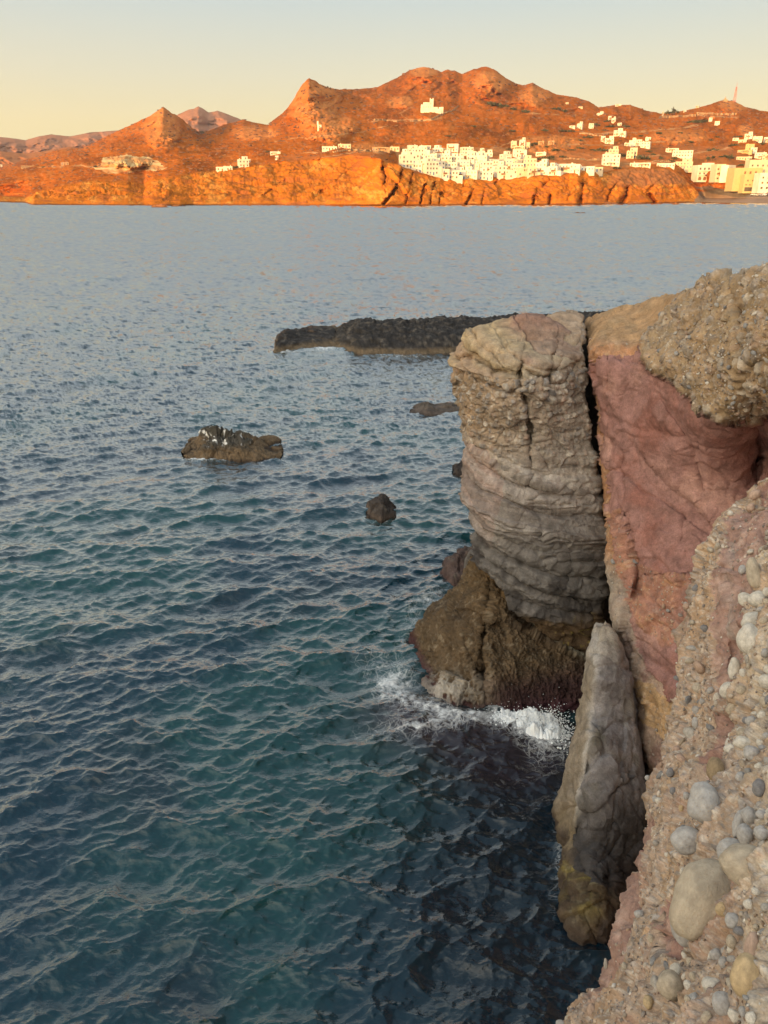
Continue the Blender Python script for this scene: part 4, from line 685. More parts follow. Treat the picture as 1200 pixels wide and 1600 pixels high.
def scatter(PX_, PY_, P_, N_, W_, count, rmin, rmax, seed, avoid, power=2.4, nbig=0, parent=None, off=None, grow=None, name='pebbles'):
    r = np.random.default_rng(seed); W = W_ / W_.sum(); idx = r.choice(len(W), count, p=W); px, py, P, n = PX_[idx], PY_[idx], P_[idx], N_[idx]
    rad = rmin * (1 - r.random(count) * (1 - (rmin / rmax) ** power)) ** (-1 / power)
    if grow is not None: rad = rad * grow(px, py)
    keep = np.ones(count, bool)
    for (ax, ay, ar) in avoid: keep &= (px - ax) ** 2 + (py - ay) ** 2 > (ar * .8 + rad) ** 2
    o = np.argsort(-rad * keep)[:keep.sum()]; px, py, P, n, rad = px[o], py[o], P[o], n[o], rad[o]
    dep = (P - CAM) @ np.array([0, CP, -SP]); R = rad * dep / 1200
    acc = []; ok = np.zeros(len(R), bool); cell = {}
    for i in range(len(R)):                      # no two stones inside each other
        if i > 6000: ok[i] = True; continue
        kx, ky = int(px[i] // 24), int(py[i] // 24); good = True
        for ix in (kx - 1, kx, kx + 1):
            for iy in (ky - 1, ky, ky + 1):
                for j in cell.get((ix, iy), ()):
                    if (px[i] - px[j]) ** 2 + (py[i] - py[j]) ** 2 < (.82 * (rad[i] + rad[j])) ** 2: good = False
        if good: ok[i] = True; cell.setdefault((kx, ky), []).append(i)
    px, py, P, n, R = px[ok], py[ok], P[ok], n[ok], R[ok]; k_ = len(R); b, c_, a = frames(n, k_, r)
    S = np.stack([R * r.uniform(.95, 1.35, k_), R * r.uniform(.75, 1.05, k_), R * r.uniform(.5, .85, k_)], -1); C = P + n * (S[:, 2:] * .25)
    for i in range(min(nbig, k_)):
        q_ = bpy.data.objects.new('cobble', PROTO[i % 9]); COL.objects.link(q_); q_.parent = parent
        M = np.eye(4); M[:3, 0] = b[i] * S[i, 0]; M[:3, 1] = c_[i] * S[i, 1]; M[:3, 2] = a[i] * S[i, 2]; M[:3, 3] = C[i] - off; q_.matrix_local = Matrix(M.tolist())
    j = np.arange(min(nbig, k_), k_); Vp = np.stack([stone_shape(ICO[1][0], 50 + t_, .2) for t_ in range(8)]); Fp = ICO[1][1]
    sh = Vp[j % 8]; V = (sh[:, :, :1] * b[j, None] * S[j, None, :1] + sh[:, :, 1:2] * c_[j, None] * S[j, None, 1:2] + sh[:, :, 2:] * a[j, None] * S[j, None, 2:]) + C[j, None] - off
    F = (Fp[None] + (np.arange(len(j)) * Vp.shape[1])[:, None, None]).reshape(-1, 3)
    cc_ = PAL[r.integers(0, 8, len(j))] * r.uniform(.7, 1.35, (len(j), 1)) * .65 + np.array([.33, .235, .16]) * .42; cc_[r.random(len(j)) < .05] = (.62, .58, .52)
    me = mesh_np(name, V, F, True, np.repeat(cc_, Vp.shape[1], 0)); new_obj(name, me, M_CLOSE, parent, kind='stuff')
wz = (1 - .93 * flat_m) * ((flat_px < 1230) & (flat_py < 1640)) * (.25 + .75 * sstep(-.25, .25, fbm(flat_P, 2.2, 3, off=77)))
gcol = ((flat_px > 1035) & (flat_px < 1112) & (flat_py > 980) & (flat_py < 1320)) | (flat_px > 1150); wz = wz * np.where(gcol, 2.0, .8)
grow = lambda x, y: 1 + .55 * sstep(1130, 1175, x) + .35 * sstep(1350, 1500, y) + .25 * ((x > 1040) & (x < 1100) & (y > 1000) & (y < 1280))
def pale_cobbles(n_, seed):
    r = np.random.default_rng(seed); w_ = ((flat_px > 1085) & (flat_px < 1215) & (flat_py > 1200) & (flat_py < 1640) & (flat_px > 1085 + (1500 - flat_py) * .12)).astype(float) + 1.2 * ((flat_px > 1160) & (flat_px < 1215) & (flat_py > 880) & (flat_py < 1250)); w_ /= w_.sum()
    ms = []
    for i in range(6): me = mesh_np('cobble', stone_shape(ICO[3][0], 300 + i, .15, .35), ICO[3][1]); me.materials.append(M_COBBLE[('grey', 'tan', 'pale', 'grey', 'pale', 'tan')[i]]); ms.append(me)
    for i in r.choice(len(w_), n_ * 4, p=w_):
        if n_ <= 0: break
        x, y = flat_px[i], flat_py[i]; R_ = float(np.exp(r.uniform(np.log(5.5), np.log(17))))
        if any((x - a_) ** 2 + (y - b_) ** 2 < (.86 * (c_ + R_)) ** 2 for a_, b_, c_ in taken): continue
        P, n = flat_P[i], flat_n[i]; s_ = ((P - CAM) @ np.array([0, CP, -SP])) / 1200; put_stone(P, n, R_ * s_, R_ * s_ * r.uniform(.7, 1.2), r.uniform(-60, 60), R_ * s_ * .75, ms[r.integers(0, 6)], SLOPE, SLO, .45); taken.append((x, y, R_)); n_ -= 1
pale_cobbles(125, 12)
scatter(flat_px, flat_py, flat_P, flat_n, wz, 10500, 1.2, 8.5, 5, taken, 2.6, 95, SLOPE, SLO, grow)
scatter(flat_px, flat_py, flat_P, flat_n, (flat_m * .3 + .1) * (flat_px < 1230), 700, 1.2, 2.4, 6, taken, 3, 0, SLOPE, SLO)
# stones in the overhanging bed of the cliff
cn_ = normals(blur(CP0, 3)); A0 = slice(8, 640); B0 = slice(8, None)
cw = (cmask + .10 * clow + .14 * corg + .22 * cstrip)[A0, B0].ravel() * (cpx[A0, B0].ravel() < 1215) * (cpy[A0, B0].ravel() < 1330)
scatter(cpx[A0, B0].ravel(), cpy[A0, B0].ravel(), CPP[A0, B0].reshape(-1, 3), cn_[A0, B0].reshape(-1, 3), cw, 2300, 1.1, 4.6, 8, [], 2.7, 60, CLIFF, CLO)

# ------------------------------------------------------------------ the sea
def ocean_tile(L, N, seed, lp, lmin, ang, spread, rms, power=4.0):
    """one square of wind waves: spectrum -> height, sideways motion, slopes"""
    r = np.random.default_rng(seed); kk = np.fft.fftfreq(N, L / N) * 2 * np.pi; KX, KY = np.meshgrid(kk, kk); K = np.hypot(KX, KY); K[0, 0] = 1
    kp = 2 * np.pi / lp; cosd = (KX * math.cos(ang) + KY * math.sin(ang)) / K
    Pw = K ** -power * np.exp(-1.25 * (kp / K) ** 2) * (np.abs(cosd) ** spread + .06) * np.exp(-(K * lmin / 2 / np.pi) ** 2); Pw[0, 0] = 0
    Hk = np.sqrt(Pw) * (r.normal(size=(N, N)) + 1j * r.normal(size=(N, N)))
    f = lambda A: np.real(np.fft.ifft2(A)); h = f(Hk); sx_ = f(1j * KX * Hk); sy_ = f(1j * KY * Hk); dx = f(-1j * KX / K * Hk); dy = f(-1j * KY / K * Hk)
    g = rms / np.sqrt((sx_ ** 2 + sy_ ** 2).mean()); return L, N, np.stack([h, dx, dy, sx_, sy_]) * g
def sample(tile, x, y, rot):
    L, N, A = tile; c, s = math.cos(rot), math.sin(rot); u = (x * c + y * s) / L * N; v = (-x * s + y * c) / L * N
    i = np.floor(u).astype(int); j = np.floor(v).astype(int); fu, fv = u - i, v - j; i0, i1, j0, j1 = i % N, (i + 1) % N, j % N, (j + 1) % N
    B = A[:, j0, i0] * (1 - fu) * (1 - fv) + A[:, j0, i1] * fu * (1 - fv) + A[:, j1, i0] * (1 - fu) * fv + A[:, j1, i1] * fu * fv
    h, dx, dy, a, b = B; return np.stack([h, dx * c - dy * s, dx * s + dy * c, a * c - b * s, a * s + b * c])
WD = math.radians(110)
T1 = ocean_tile(14.0, 512, 1, 1.5, .06, WD, 3.0, .33, 4.1); T2 = ocean_tile(9.3, 512, 2, .8, .06, WD - .75, 3.0, .22, 4.1); T3 = ocean_tile(61.0, 512, 3, 4.0, .5, WD + .25, 3.0, .09); T4 = ocean_tile(700.0, 512, 4, 24, 5, WD, 2, .02)
xs = np.concatenate([[-6500, -5200, -4000, -1800, -900, -500, -300, -160], np.arange(-80, 1290, 1.62), [1400, 1600, 2000, 3000, 5200, 6000, 7000]])
ys = np.concatenate([[309.5, 311, 313, 315, 317, 318.5], np.arange(320, 420, 1.15), np.arange(420, 1660, 1.62), [1720, 1800, 1950, 2200, 2500, 2900, 3300]])
PXs, PYs = np.meshgrid(xs, ys); Yw = Ywater(PYs); Pw_ = unproj(PXs, PYs, Yw); X, Yy = Pw_[..., 0], Pw_[..., 1]
S1 = sample(T1, X, Yy, 0.0); S2 = sample(T2, X, Yy, .4); S3 = sample(T3, X, Yy, -.2); S4 = sample(T4, X, Yy, .1)
calm = 1.0 + .40 * fbm(np.stack([X, Yy * .6, 0 * X], -1), .07, 3)                      # gusts
# the lee of the block and the promontory
lee = 1 - .35 * np.exp(-(((X - 4) / 5) ** 2 + ((Yy - 40) / 7) ** 2))
inside = (np.abs(PXs - 600) < 760) & (PYs > 300) & (PYs < 1670); fade = inside * sstep(330, 30, Yy) * calm * lee
W = (S1 + S2) * fade + (S3 + S4) * inside * lee
chop = -0.8; Pm = Pw_ + np.stack([chop * W[1], chop * W[2], W[0]], -1)
# swell running up against the foot of the block
d, tt_ = linedist(PXs, PYs, [(640, 1080), (700, 1110), (770, 1120), (880, 1150)]); run = np.exp(-(d / 40) ** 2) * inside
Pm[..., 2] += .05 * run
ng = normals(Pm); ng = np.where(ng[..., 2:] < 0, -ng, ng)
sl = (S1 + S2)[3:] * (calm * lee) + (S3 + S4)[3:]
# far away the mesh is coarser than the waves: slopes are carried by the normals
gain = lerp(.65, .42, sstep(30, 200, Yy)); na = np.stack([-sl[0] * gain, -sl[1] * gain, np.ones_like(X)], -1)
gz = np.hypot(X, Yy); toward = Yy / gz
lim = .4 * CAM[2] / np.maximum(gz, 1); fz = sstep(20, 90, Yy); sy2 = na[..., 1] * (1 - .55 * fz) - .13 * fz; na[..., 0] *= 1 - .35 * fz; na[..., 1] = np.where(sy2 > lim, lim + (lim - sy2) * .65, sy2)     # a wave face turned away is hidden behind its own crest
na /= np.linalg.norm(na, axis=2, keepdims=True); nb = na.copy()
for _ in range(3): nb = (np.roll(nb, 1, 1) + 2 * nb + np.roll(nb, -1, 1)) / 4
na = lerp(na, nb, fz[..., None] * .8); wgt = sstep(16, 34, Yy)[..., None]; wn = ng * (1 - wgt) + na * wgt; wn /= np.linalg.norm(wn, axis=2, keepdims=True)
# foam: streaks dragged out from the rocks
q = np.stack([X, Yy, 0 * X], -1); wv = .35 * fbm(q, .9, 3)[..., None]
def lace(s, off): return np.clip(ridged(q + wv, s, 4, .6, off) , -1, 1)
L1 = lace(1.5, 3); L2 = lace(4.0, 9)
def blob(px, py, w, h, a=0):
    c, s = math.cos(math.radians(a)), math.sin(math.radians(a)); u = (PXs - px) * c + (PYs - py) * s; v = -(PXs - px) * s + (PYs - py) * c; return np.exp(-((u / w) ** 2 + (v / h) ** 2))
zone = .80 * blob(618, 1068, 24, 34, 60) + .60 * blob(655, 1100, 56, 18, 15) + .35 * blob(580, 1035, 40, 34, 40) + .7 * blob(730, 1122, 70, 10, 6) + .6 * blob(690, 1140, 90, 12, -4) + 1.1 * blob(830, 1150, 50, 18, 14) + .30 * blob(640, 1150, 90, 20, -12) + .5 * blob(860, 1180, 40, 22, 0) + .9 * blob(780, 1108, 14, 10) + .6 * blob(668, 938, 34, 12, -30) + .4 * blob(640, 985, 16, 40, 20) + .2 * blob(590, 1130, 60, 20, -20)
zone += .8 * blob(330, 717, 50, 3) + .4 * blob(300, 712, 20, 8) + .3 * blob(440, 715, 20, 6) + 1.0 * blob(510, 547, 22, 3) + .9 * blob(450, 551, 26, 3) + .5 * blob(620, 557, 80, 3) + .7 * blob(690, 645, 24, 4) + .35 * blob(595, 813, 26, 6) + .3 * blob(720, 745, 20, 5) + .35 * blob(878, 1310, 10, 90, 0) + .25 * blob(870, 1400, 14, 60)
fm = np.clip(zone, 0, 1.4); foam = np.clip(fm * .92 + (.42 * L1 + .25 * L2) * sstep(0, .4, fm) - .12, 0, 1.5)
foam = foam * (PYs > 400)
fleck = sstep(.66, .80, lace(.9, 21) * .5 + .5 * L2 + .10 * fbm(q, .2, 2)) * sstep(450, 650, PYs) * .16
foam = np.clip(np.maximum(foam, fleck), 0, 1.5)
Pm[..., 2] += np.clip(foam, 0, 1) * .03 * (1 + L2) * inside
# what the water shows through: deep blue offshore, greener over sand, brown over the weed by the rocks
nn_ = fbm(q, .13, 4, off=5); green = sstep(-.05, .30, nn_ + .2 * np.exp(-((Yy - 18) / 12) ** 2)) 
c = np.broadcast_to(np.array([.005, .030, .050]), X.shape + (3,)).copy(); c = mixc(c, (.008, .058, .062), green * .8); c = mixc(c, (.008, .016, .030), sstep(.1, .4, fbm(q, .35, 3, off=60)) * .5)
milk = np.clip(fm * .9 + .25 * L1 - .15, 0, 1); c = mixc(c, (.16, .24, .26), milk * .5)
weed = np.clip(blob(720, 1150, 140, 45, 8) + blob(800, 1200, 110, 60) + .6 * blob(640, 1110, 60, 40), 0, 1); c = mixc(c, (.045, .022, .028), weed * (.5 + .5 * sstep(-.3, .3, L1)) * .8)
near = blob(800, 1420, 190, 300, 0); c = mixc(c, (.004, .010, .018), np.clip(near * 1.2, 0, 1) * .8)  # dark reflection of the cliff, painted into the water colour
m = bpy.data.materials.new('sea_water'); m.use_nodes = True; t = m.node_tree; t.nodes.clear(); N = t.nodes.new; L = t.links.new
out = N('ShaderNodeOutputMaterial'); b = N('ShaderNodeMixShader'); body = N('ShaderNodeBsdfDiffuse'); gls = N('ShaderNodeBsdfGlossy'); gls.inputs['Roughness'].default_value = .05; fr = N('ShaderNodeFresnel'); fr.inputs['IOR'].default_value = 1.333; fx = N('ShaderNodeMath'); fx.operation = 'MULTIPLY_ADD'; fx.use_clamp = True; fx.inputs[1].default_value = 5.0; fx.inputs[2].default_value = -.06; fq = N('ShaderNodeMath'); fq.operation = 'MINIMUM'; fq.inputs[1].default_value = .70; a = N('ShaderNodeAttribute'); a.attribute_name = 'Col'; an = N('ShaderNodeAttribute'); an.attribute_name = 'wave_normal'; af = N('ShaderNodeAttribute'); af.attribute_name = 'foam'
L(a.outputs['Color'], body.inputs['Color']); L(fr.outputs[0], fx.inputs[0]); L(fx.outputs[0], fq.inputs[0]); L(fq.outputs[0], b.inputs[0]); L(body.outputs[0], b.inputs[1]); L(gls.outputs[0], b.inputs[2])
co = N('ShaderNodeTexCoord'); n1 = N('ShaderNodeTexNoise'); n1.inputs['Scale'].default_value = 9; n1.inputs['Detail'].default_value = 4; mp = N('ShaderNodeMapping'); mp.inputs['Scale'].default_value = (1, 1.6, 1); mp.inputs['Rotation'].default_value = (0, 0, .25); L(co.outputs['Object'], mp.inputs[0]); L(mp.outputs[0], n1.inputs[0])
bp = N('ShaderNodeBump'); bp.inputs['Strength'].default_value = .8; bp.inputs['Distance'].default_value = .02; L(n1.outputs[0], bp.inputs['Height']); L(an.outputs['Vector'], bp.inputs['Normal']); L(bp.outputs[0], gls.inputs['Normal']); L(bp.outputs[0], fr.inputs['Normal'])
fo = N('ShaderNodeBsdfDiffuse'); n2 = N('ShaderNodeTexNoise'); n2.inputs['Scale'].default_value = 9; n2.inputs['Detail'].default_value = 8; n2.inputs['Roughness'].default_value = .7; L(co.outputs['Object'], n2.inputs[0])
fo.inputs['Color'].default_value = (.80, .83, .85, 1)
wp = N('ShaderNodeTexNoise'); wp.inputs['Scale'].default_value = 2.2; wp.inputs['Detail'].default_value = 5; L(co.outputs['Object'], wp.inputs[0])
wa = N('ShaderNodeVectorMath'); wa.operation = 'MULTIPLY_ADD'; L(wp.outputs['Color'], wa.inputs[0]); wa.inputs[1].default_value = (.55, .55, 0); L(co.outputs['Object'], wa.inputs[2])
m2d = N('ShaderNodeMapping'); m2d.inputs['Scale'].default_value = (1, 1.25, 0); L(wa.outputs[0], m2d.inputs[0]); vo = []
for sc_v in (3.4, 8.5):
    v_ = N('ShaderNodeTexVoronoi'); v_.feature = 'DISTANCE_TO_EDGE'; v_.voronoi_dimensions = '2D'; v_.inputs['Scale'].default_value = sc_v; L(m2d.outputs[0], v_.inputs['Vector']); vo.append(v_)
vm = N('ShaderNodeMath'); vm.operation = 'MULTIPLY'; L(vo[1].outputs['Distance'], vm.inputs[0]); vm.inputs[1].default_value = 1.5
vn = N('ShaderNodeMath'); vn.operation = 'MINIMUM'; L(vo[0].outputs['Distance'], vn.inputs[0]); L(vm.outputs[0], vn.inputs[1])
f2 = N('ShaderNodeMath'); f2.operation = 'POWER'; L(af.outputs['Fac'], f2.inputs[0]); f2.inputs[1].default_value = 1.7
fa = N('ShaderNodeMath'); fa.operation = 'MULTIPLY'; L(f2.outputs[0], fa.inputs[0]); fa.inputs[1].default_value = .13
fs = N('ShaderNodeMath'); fs.operation = 'SUBTRACT'; L(fa.outputs[0], fs.inputs[0]); L(vn.outputs[0], fs.inputs[1])
fr2 = N('ShaderNodeMapRange'); fr2.inputs[1].default_value = -.03; fr2.inputs[2].default_value = .10; fr2.inputs[3].default_value = 0; fr2.inputs[4].default_value = .72; L(fs.outputs[0], fr2.inputs[0])
nf = N('ShaderNodeTexNoise'); nf.inputs['Scale'].default_value = 4.5; nf.inputs['Detail'].default_value = 12; nf.inputs['Roughness'].default_value = .78; L(wa.outputs[0], nf.inputs[0])
fw = N('ShaderNodeMath'); fw.operation = 'MULTIPLY_ADD'; L(af.outputs['Fac'], fw.inputs[0]); fw.inputs[1].default_value = .30; L(nf.outputs[0], fw.inputs[2])
fv = N('ShaderNodeMapRange'); fv.inputs[1].default_value = .72; fv.inputs[2].default_value = .88; fv.inputs[3].default_value = 0; fv.inputs[4].default_value = .9; L(fw.outputs[0], fv.inputs[0])
lf_ = N('ShaderNodeMath'); lf_.operation = 'MULTIPLY'; L(fr2.outputs[0], lf_.inputs[0]); lf_.inputs[1].default_value = .62
mx_ = N('ShaderNodeMath'); mx_.operation = 'MAXIMUM'; L(lf_.outputs[0], mx_.inputs[0]); L(fv.outputs[0], mx_.inputs[1])
m1 = N('ShaderNodeMath'); m1.operation = 'MULTIPLY_ADD'; L(n2.outputs[0], m1.inputs[0]); m1.inputs[1].default_value = 1.5; m1.inputs[2].default_value = -.85
m2 = N('ShaderNodeMath'); m2.operation = 'ADD'; m1.inputs[1].default_value = 2.4; m1.inputs[2].default_value = -.3; m1.use_clamp = True; m2.operation = 'MULTIPLY'; L(m1.outputs[0], m2.inputs[0]); L(mx_.outputs[0], m2.inputs[1]); fg = N('ShaderNodeMath'); fg.operation = 'MULTIPLY'; fg.use_clamp = True; L(af.outputs['Fac'], fg.inputs[0]); fg.inputs[1].default_value = 4.0
m3 = N('ShaderNodeMath'); m3.operation = 'MULTIPLY'; m3.use_clamp = True; L(m2.outputs[0], m3.inputs[0]); L(fg.outputs[0], m3.inputs[1])
ms = N('ShaderNodeMixShader'); L(m3.outputs[0], ms.inputs[0]); L(b.outputs[0], ms.inputs[1]); L(fo.outputs[0], ms.inputs[2]); L(ms.outputs[0], out.inputs[0])
M_SEA = m
me = grid_mesh('sea', Pm, c, dict(wave_normal=wn, foam=foam)); me.materials.append(M_SEA)
new_obj('sea', me, None, kind='structure')
# sea behind the camera, so that the water does not end there
x = np.array([[-7000, -200, 200, 7000.0]]); y = np.array([[1.2], [-60], [-900], [-1900]]); X_ = x + 0 * y; Y_ = y + 0 * x
me = grid_mesh('outer_sea', np.stack([X_, Y_, 0 * X_ - .05], -1), np.broadcast_to(np.array([.01, .05, .07]), X_.shape + (3,)), dict(wave_normal=np.broadcast_to(np.array([0, 0, 1.0]), X_.shape + (3,)).copy(), foam=0 * X_)); me.materials.append(M_SEA)
new_obj('outer_sea', me, None, kind='structure')

# breaking wave at the foot of the block
def splash():
    r = np.random.default_rng(2); V0_, F0_ = ICO[1]; Vs, Fs = [], []; k_ = 0
    spine = curve([(765, 1112), (785, 1124), (805, 1134), (835, 1140), (868, 1148), (884, 1168)], 60); hts = np.interp(np.linspace(0, 1, 60), [0, .3, .65, .85, 1], [.06, .20, .44, .56, .26])
    for _ in range(5200):
        j = r.integers(0, 60); P = unproj(spine[j, 0] + r.normal() * 11, spine[j, 1] + r.normal() * 5, Ywater(spine[j, 1])); 
        P = P + np.array([r.normal() * .05, r.normal() * .10, 0]); P[2] = hts[j] * r.random() ** 2.2; rad = r.uniform(.003, .011) * (2.2 if P[2] < .12 else 1)
        Vs.append(V0_ * rad * r.uniform(.6, 1.5, 3) + P); Fs.append(F0_ + k_); k_ += len(V0_)
    for _ in range(120):
        j = r.integers(5, 60); P = unproj(spine[j, 0] + r.normal() * 22, spine[j, 1] + r.normal() * 14, Ywater(spine[j, 1])); P[2] = abs(r.normal()) * .30 + .03; rad = r.uniform(.003, .008)
        Vs.append(V0_ * rad + P); Fs.append(F0_ + k_); k_ += len(V0_)
    new_obj('sea_spray', mesh_np('sea_spray', np.concatenate(Vs), np.concatenate(Fs)), M_FOAM, kind='stuff', label='white spray of a small wave breaking against the foot of the cliff block', cat='sea spray')
    # the tumbling white water below the spray
    nr_, nc_ = 60, 150; s = np.linspace(0, 1, nc_)[None]; t_ = np.linspace(0, 1, nr_)[:, None]; cx = np.interp(s, np.linspace(0, 1, 60), spine[:, 0]); cy = np.interp(s, np.linspace(0, 1, 60), spine[:, 1]); wd = 6 + 34 * np.sin(np.pi * np.clip(s, 0, 1)) ** .8 * np.clip(.3 + s, 0, 1)
    py = cy + (t_ - .5) * wd * 1.5; px = cx + 0 * t_; P = unproj(px, py, Ywater(py)); q_ = P.copy(); ed = np.clip(np.minimum(t_, 1 - t_) * 4, 0, 1) * np.clip(np.minimum(s * 6, (1 - s) * 3.2), 0, 1)
    P[..., 2] = np.interp(s, np.linspace(0, 1, 60), hts) * .85 * ed * (.6 + .9 * fbm(q_, 3, 4)) + .07 * ridged(q_, 9, 3) * ed - .035 + .03 * ed
    P = P + normals(P) * (.03 * ridged(q_ + 3, 18, 3) * ed)[..., None]
    new_obj('white_water', mesh_np('white_water', P, quads(nr_, nc_)), M_FOAM, kind='stuff', label='tumbling white water under the spray at the foot of the cliff block', cat='white water')
M_FOAM = mat_plain('foam', (.80, .84, .87), .9, .1, 12, bump=.02)
splash()

# ------------------------------------------------------------------ village, trees, mast
M_WHITE = mat_plain('whitewash', (.70, .63, .48), .85, .14, .12); M_CREAM = mat_plain('cream_plaster', (.62, .50, .32), .85, .06, .5); M_YEL = mat_plain('yellow_plaster', (.52, .39, .17), .85, .06, .5); M_STN = mat_plain('stone_masonry', (.42, .26, .13), .9, .3, .8)
M_GLASS = mat_plain('window_glass', (.10, .075, .055), .35, .2, 1); M_BLUE = mat_plain('painted_blue_wood', (.10, .17, .30), .6, .1, 1); M_WOOD = mat_plain('brown_wood', (.22, .10, .04), .7, .2, 1); M_RED = mat_plain('red_canvas', (.55, .04, .03), .8, .1, 1); M_METAL = mat_plain('red_and_white_metal', (.50, .16, .10), .5, .15, 1)
WM = {'white': M_WHITE, 'cream': M_CREAM, 'yellow': M_YEL, 'stone': M_STN}
def boxes_mesh(name, bs, mat):
    V, F = [], []
    for (x, y, z, a, b_, h) in bs:          # x, y centre; z base; sizes
        k_ = len(V); V += [(x + sx_ * a / 2, y + sy_ * b_ / 2, z + sz_ * h) for sz_ in (0, 1) for sx_, sy_ in ((-1, -1), (1, -1), (1, 1), (-1, 1))]
        F += [tuple(k_ + i for i in f) for f in ((3, 2, 1, 0), (4, 5, 6, 7), (0, 1, 5, 4), (1, 2, 6, 5), (2, 3, 7, 6), (3, 0, 4, 7))]
    me = bpy.data.meshes.new(name); me.from_pydata(V, [], F); me.materials.append(mat); return me
W_SM = boxes_mesh('window', [(0, 0, 0, 1.05, .14, 1.35)], M_GLASS); W_FR = boxes_mesh('window_frame', [(0, -.02, -.12, 1.15, .10, .12), (0, -.02, 1.2, 1.15, .10, .1)], M_WOOD); W_BL = boxes_mesh('window', [(0, 0, 0, .95, .14, 1.2)], M_BLUE); DOOR = boxes_mesh('door', [(0, 0, 0, 1.1, .16, 2.1)], M_WOOD); DOORB = boxes_mesh('door', [(0, 0, 0, 1.1, .16, 2.1)], M_BLUE)
def parapet(x, y, z, a, b_, t_=.3, h=.55): return [(x, y - b_ / 2 + t_ / 2, z, a, t_, h), (x, y + b_ / 2 - t_ / 2, z, a, t_, h), (x - a / 2 + t_ / 2, y, z, t_, b_ - 2 * t_, h), (x + a / 2 - t_ / 2, y, z, t_, b_ - 2 * t_, h)]
def protohouse(w, d, fl, top, colour, seed, style='cube'):
    r = random.Random(seed); H = 3.0 * fl; root = bpy.data.objects.new('house', None); parts = []
    b = [(0, 0, -3.5, w, d, 3.5 + H)] + parapet(0, 0, H, w, d)
    if top: b += [(top * w * .2, d * .12, H + .01, w * .5, d * .6, 2.7)] + parapet(top * w * .2, d * .12, H + 2.71, w * .5, d * .6, .25, .4)
    if style == 'step': b += [(w * .5 + 1.6, -d * .12, -3.5, 3.2, d * .7, 3.5 + H - 2.9)]
    if r.random() < .7: b += [(w * .3 * r.choice([-1, 1]), d * .2, H, .7, .7, 1.5)]
    parts.append(('wall', boxes_mesh('wall', b, WM[colour]), (0, 0, 0)))
    nx = max(2, int(w / 2.6))
    for f in range(fl):
        for i in range(nx):
            if r.random() < .12: continue
            x = (i + .5) / nx * w - w / 2 + r.uniform(-.2, .2)
            if f == 0 and i == nx // 2: parts.append(('door', r.choice([DOOR, DOORB]), (x, -d / 2 - .03, 0))); continue
            parts.append(('window', r.choice([W_SM, W_SM, W_BL]), (x, -d / 2 - .03, 3 * f + 1.0)))
    if top: parts.append(('window', W_SM, (top * w * .2 + .4, d * .12 - d * .3 - .03, H + .9)))
    for sgn in (-1, 1): parts.append(('side_window', W_SM, (sgn * (w / 2 + .03), 0, 3 * fl - 2.0), math.pi / 2))
    if r.random() < .55 and fl > 1: parts.append(('balcony', boxes_mesh('balcony', [(0, -.6, -.15, w * .5, 1.2, .15), (0, -1.15, 0, w * .5, .08, .9)], WM[colour] if r.random() < .6 else M_WOOD), (r.uniform(-.15, .15) * w, -d / 2 - .02, 3.0)))
    if r.random() < .4: parts.append(('pergola', boxes_mesh('pergola', [(0, -1.4, 2.35, w * .42, 2.8, .12), (-w * .19, -2.7, -4, .15, .15, 6.35), (w * .19, -2.7, -4, .15, .15, 6.35)], M_WOOD), (r.uniform(-.2, .2) * w, -d / 2 - .02, 0)))
    return parts
PROTOS = {}
def house(px, py, w=8, d=7, fl=2, top=0, colour='white', yaw=0.0, label='', group=None, style='cube', seed=0, name='house', cat='house', dz=0.0):
    if py < 232: w *= .85; d *= .85
    key = (w, d, fl, top, colour, style, seed)
    if key not in PROTOS: PROTOS[key] = protohouse(*key[:5], hash(key[:4] + (seed,)) % 9999 if False else seed * 7 + int(w * 3 + fl), style)
    P = ground(px, py); root = bpy.data.objects.new(name, None); COL.objects.link(root); root.location = (P[0], P[1] + d * .3, P[2] + dz)
    root.rotation_euler = (0, 0, -math.atan2(P[0], P[1]) + yaw); tag(root, label, cat, group)
    for p in PROTOS[key]:
        o = bpy.data.objects.new(p[0], p[1]); COL.objects.link(o); o.parent = root; o.location = p[2]
        if len(p) > 3: o.rotation_euler = (0, 0, p[3])
    return root
hr = random.Random(21)
# the dense village on the cliff: rows from the cliff edge up the slope; each row as (x from, x to, ground line at both ends)
ORD = ['first', 'second', 'third', 'fourth', 'fifth', 'sixth', 'seventh', 'eighth', 'ninth', 'tenth', 'eleventh', 'twelfth', 'thirteenth', 'fourteenth', 'fifteenth', 'sixteenth', 'seventeenth', 'eighteenth', 'nineteenth', 'twentieth']
ROWS = [('front row at cliff edge', [(632, 262), (650, 268), (672, 273), (700, 277.5), (760, 279), (800, 279), (860, 277.5), (880, 274)], 15.0), ('second row of village', [(628, 254), (660, 262), (700, 268), (760, 271), (800, 271), (850, 268)], 14.0),
        ('third row of village', [(632, 247), (660, 254), (700, 259), (760, 263), (812, 262)], 14.0), ('fourth row of village', [(640, 240), (680, 246), (720, 251), (770, 254), (826, 250)], 15.0), ('top row of village', [(660, 234), (690, 236), (715, 241), (740, 246), (775, 246)], 13.0)]
LOOK = {0: 'plain white cube house', 1: 'white house with a small roof room at its east end', -1: 'white house with a small roof room at its west end'}
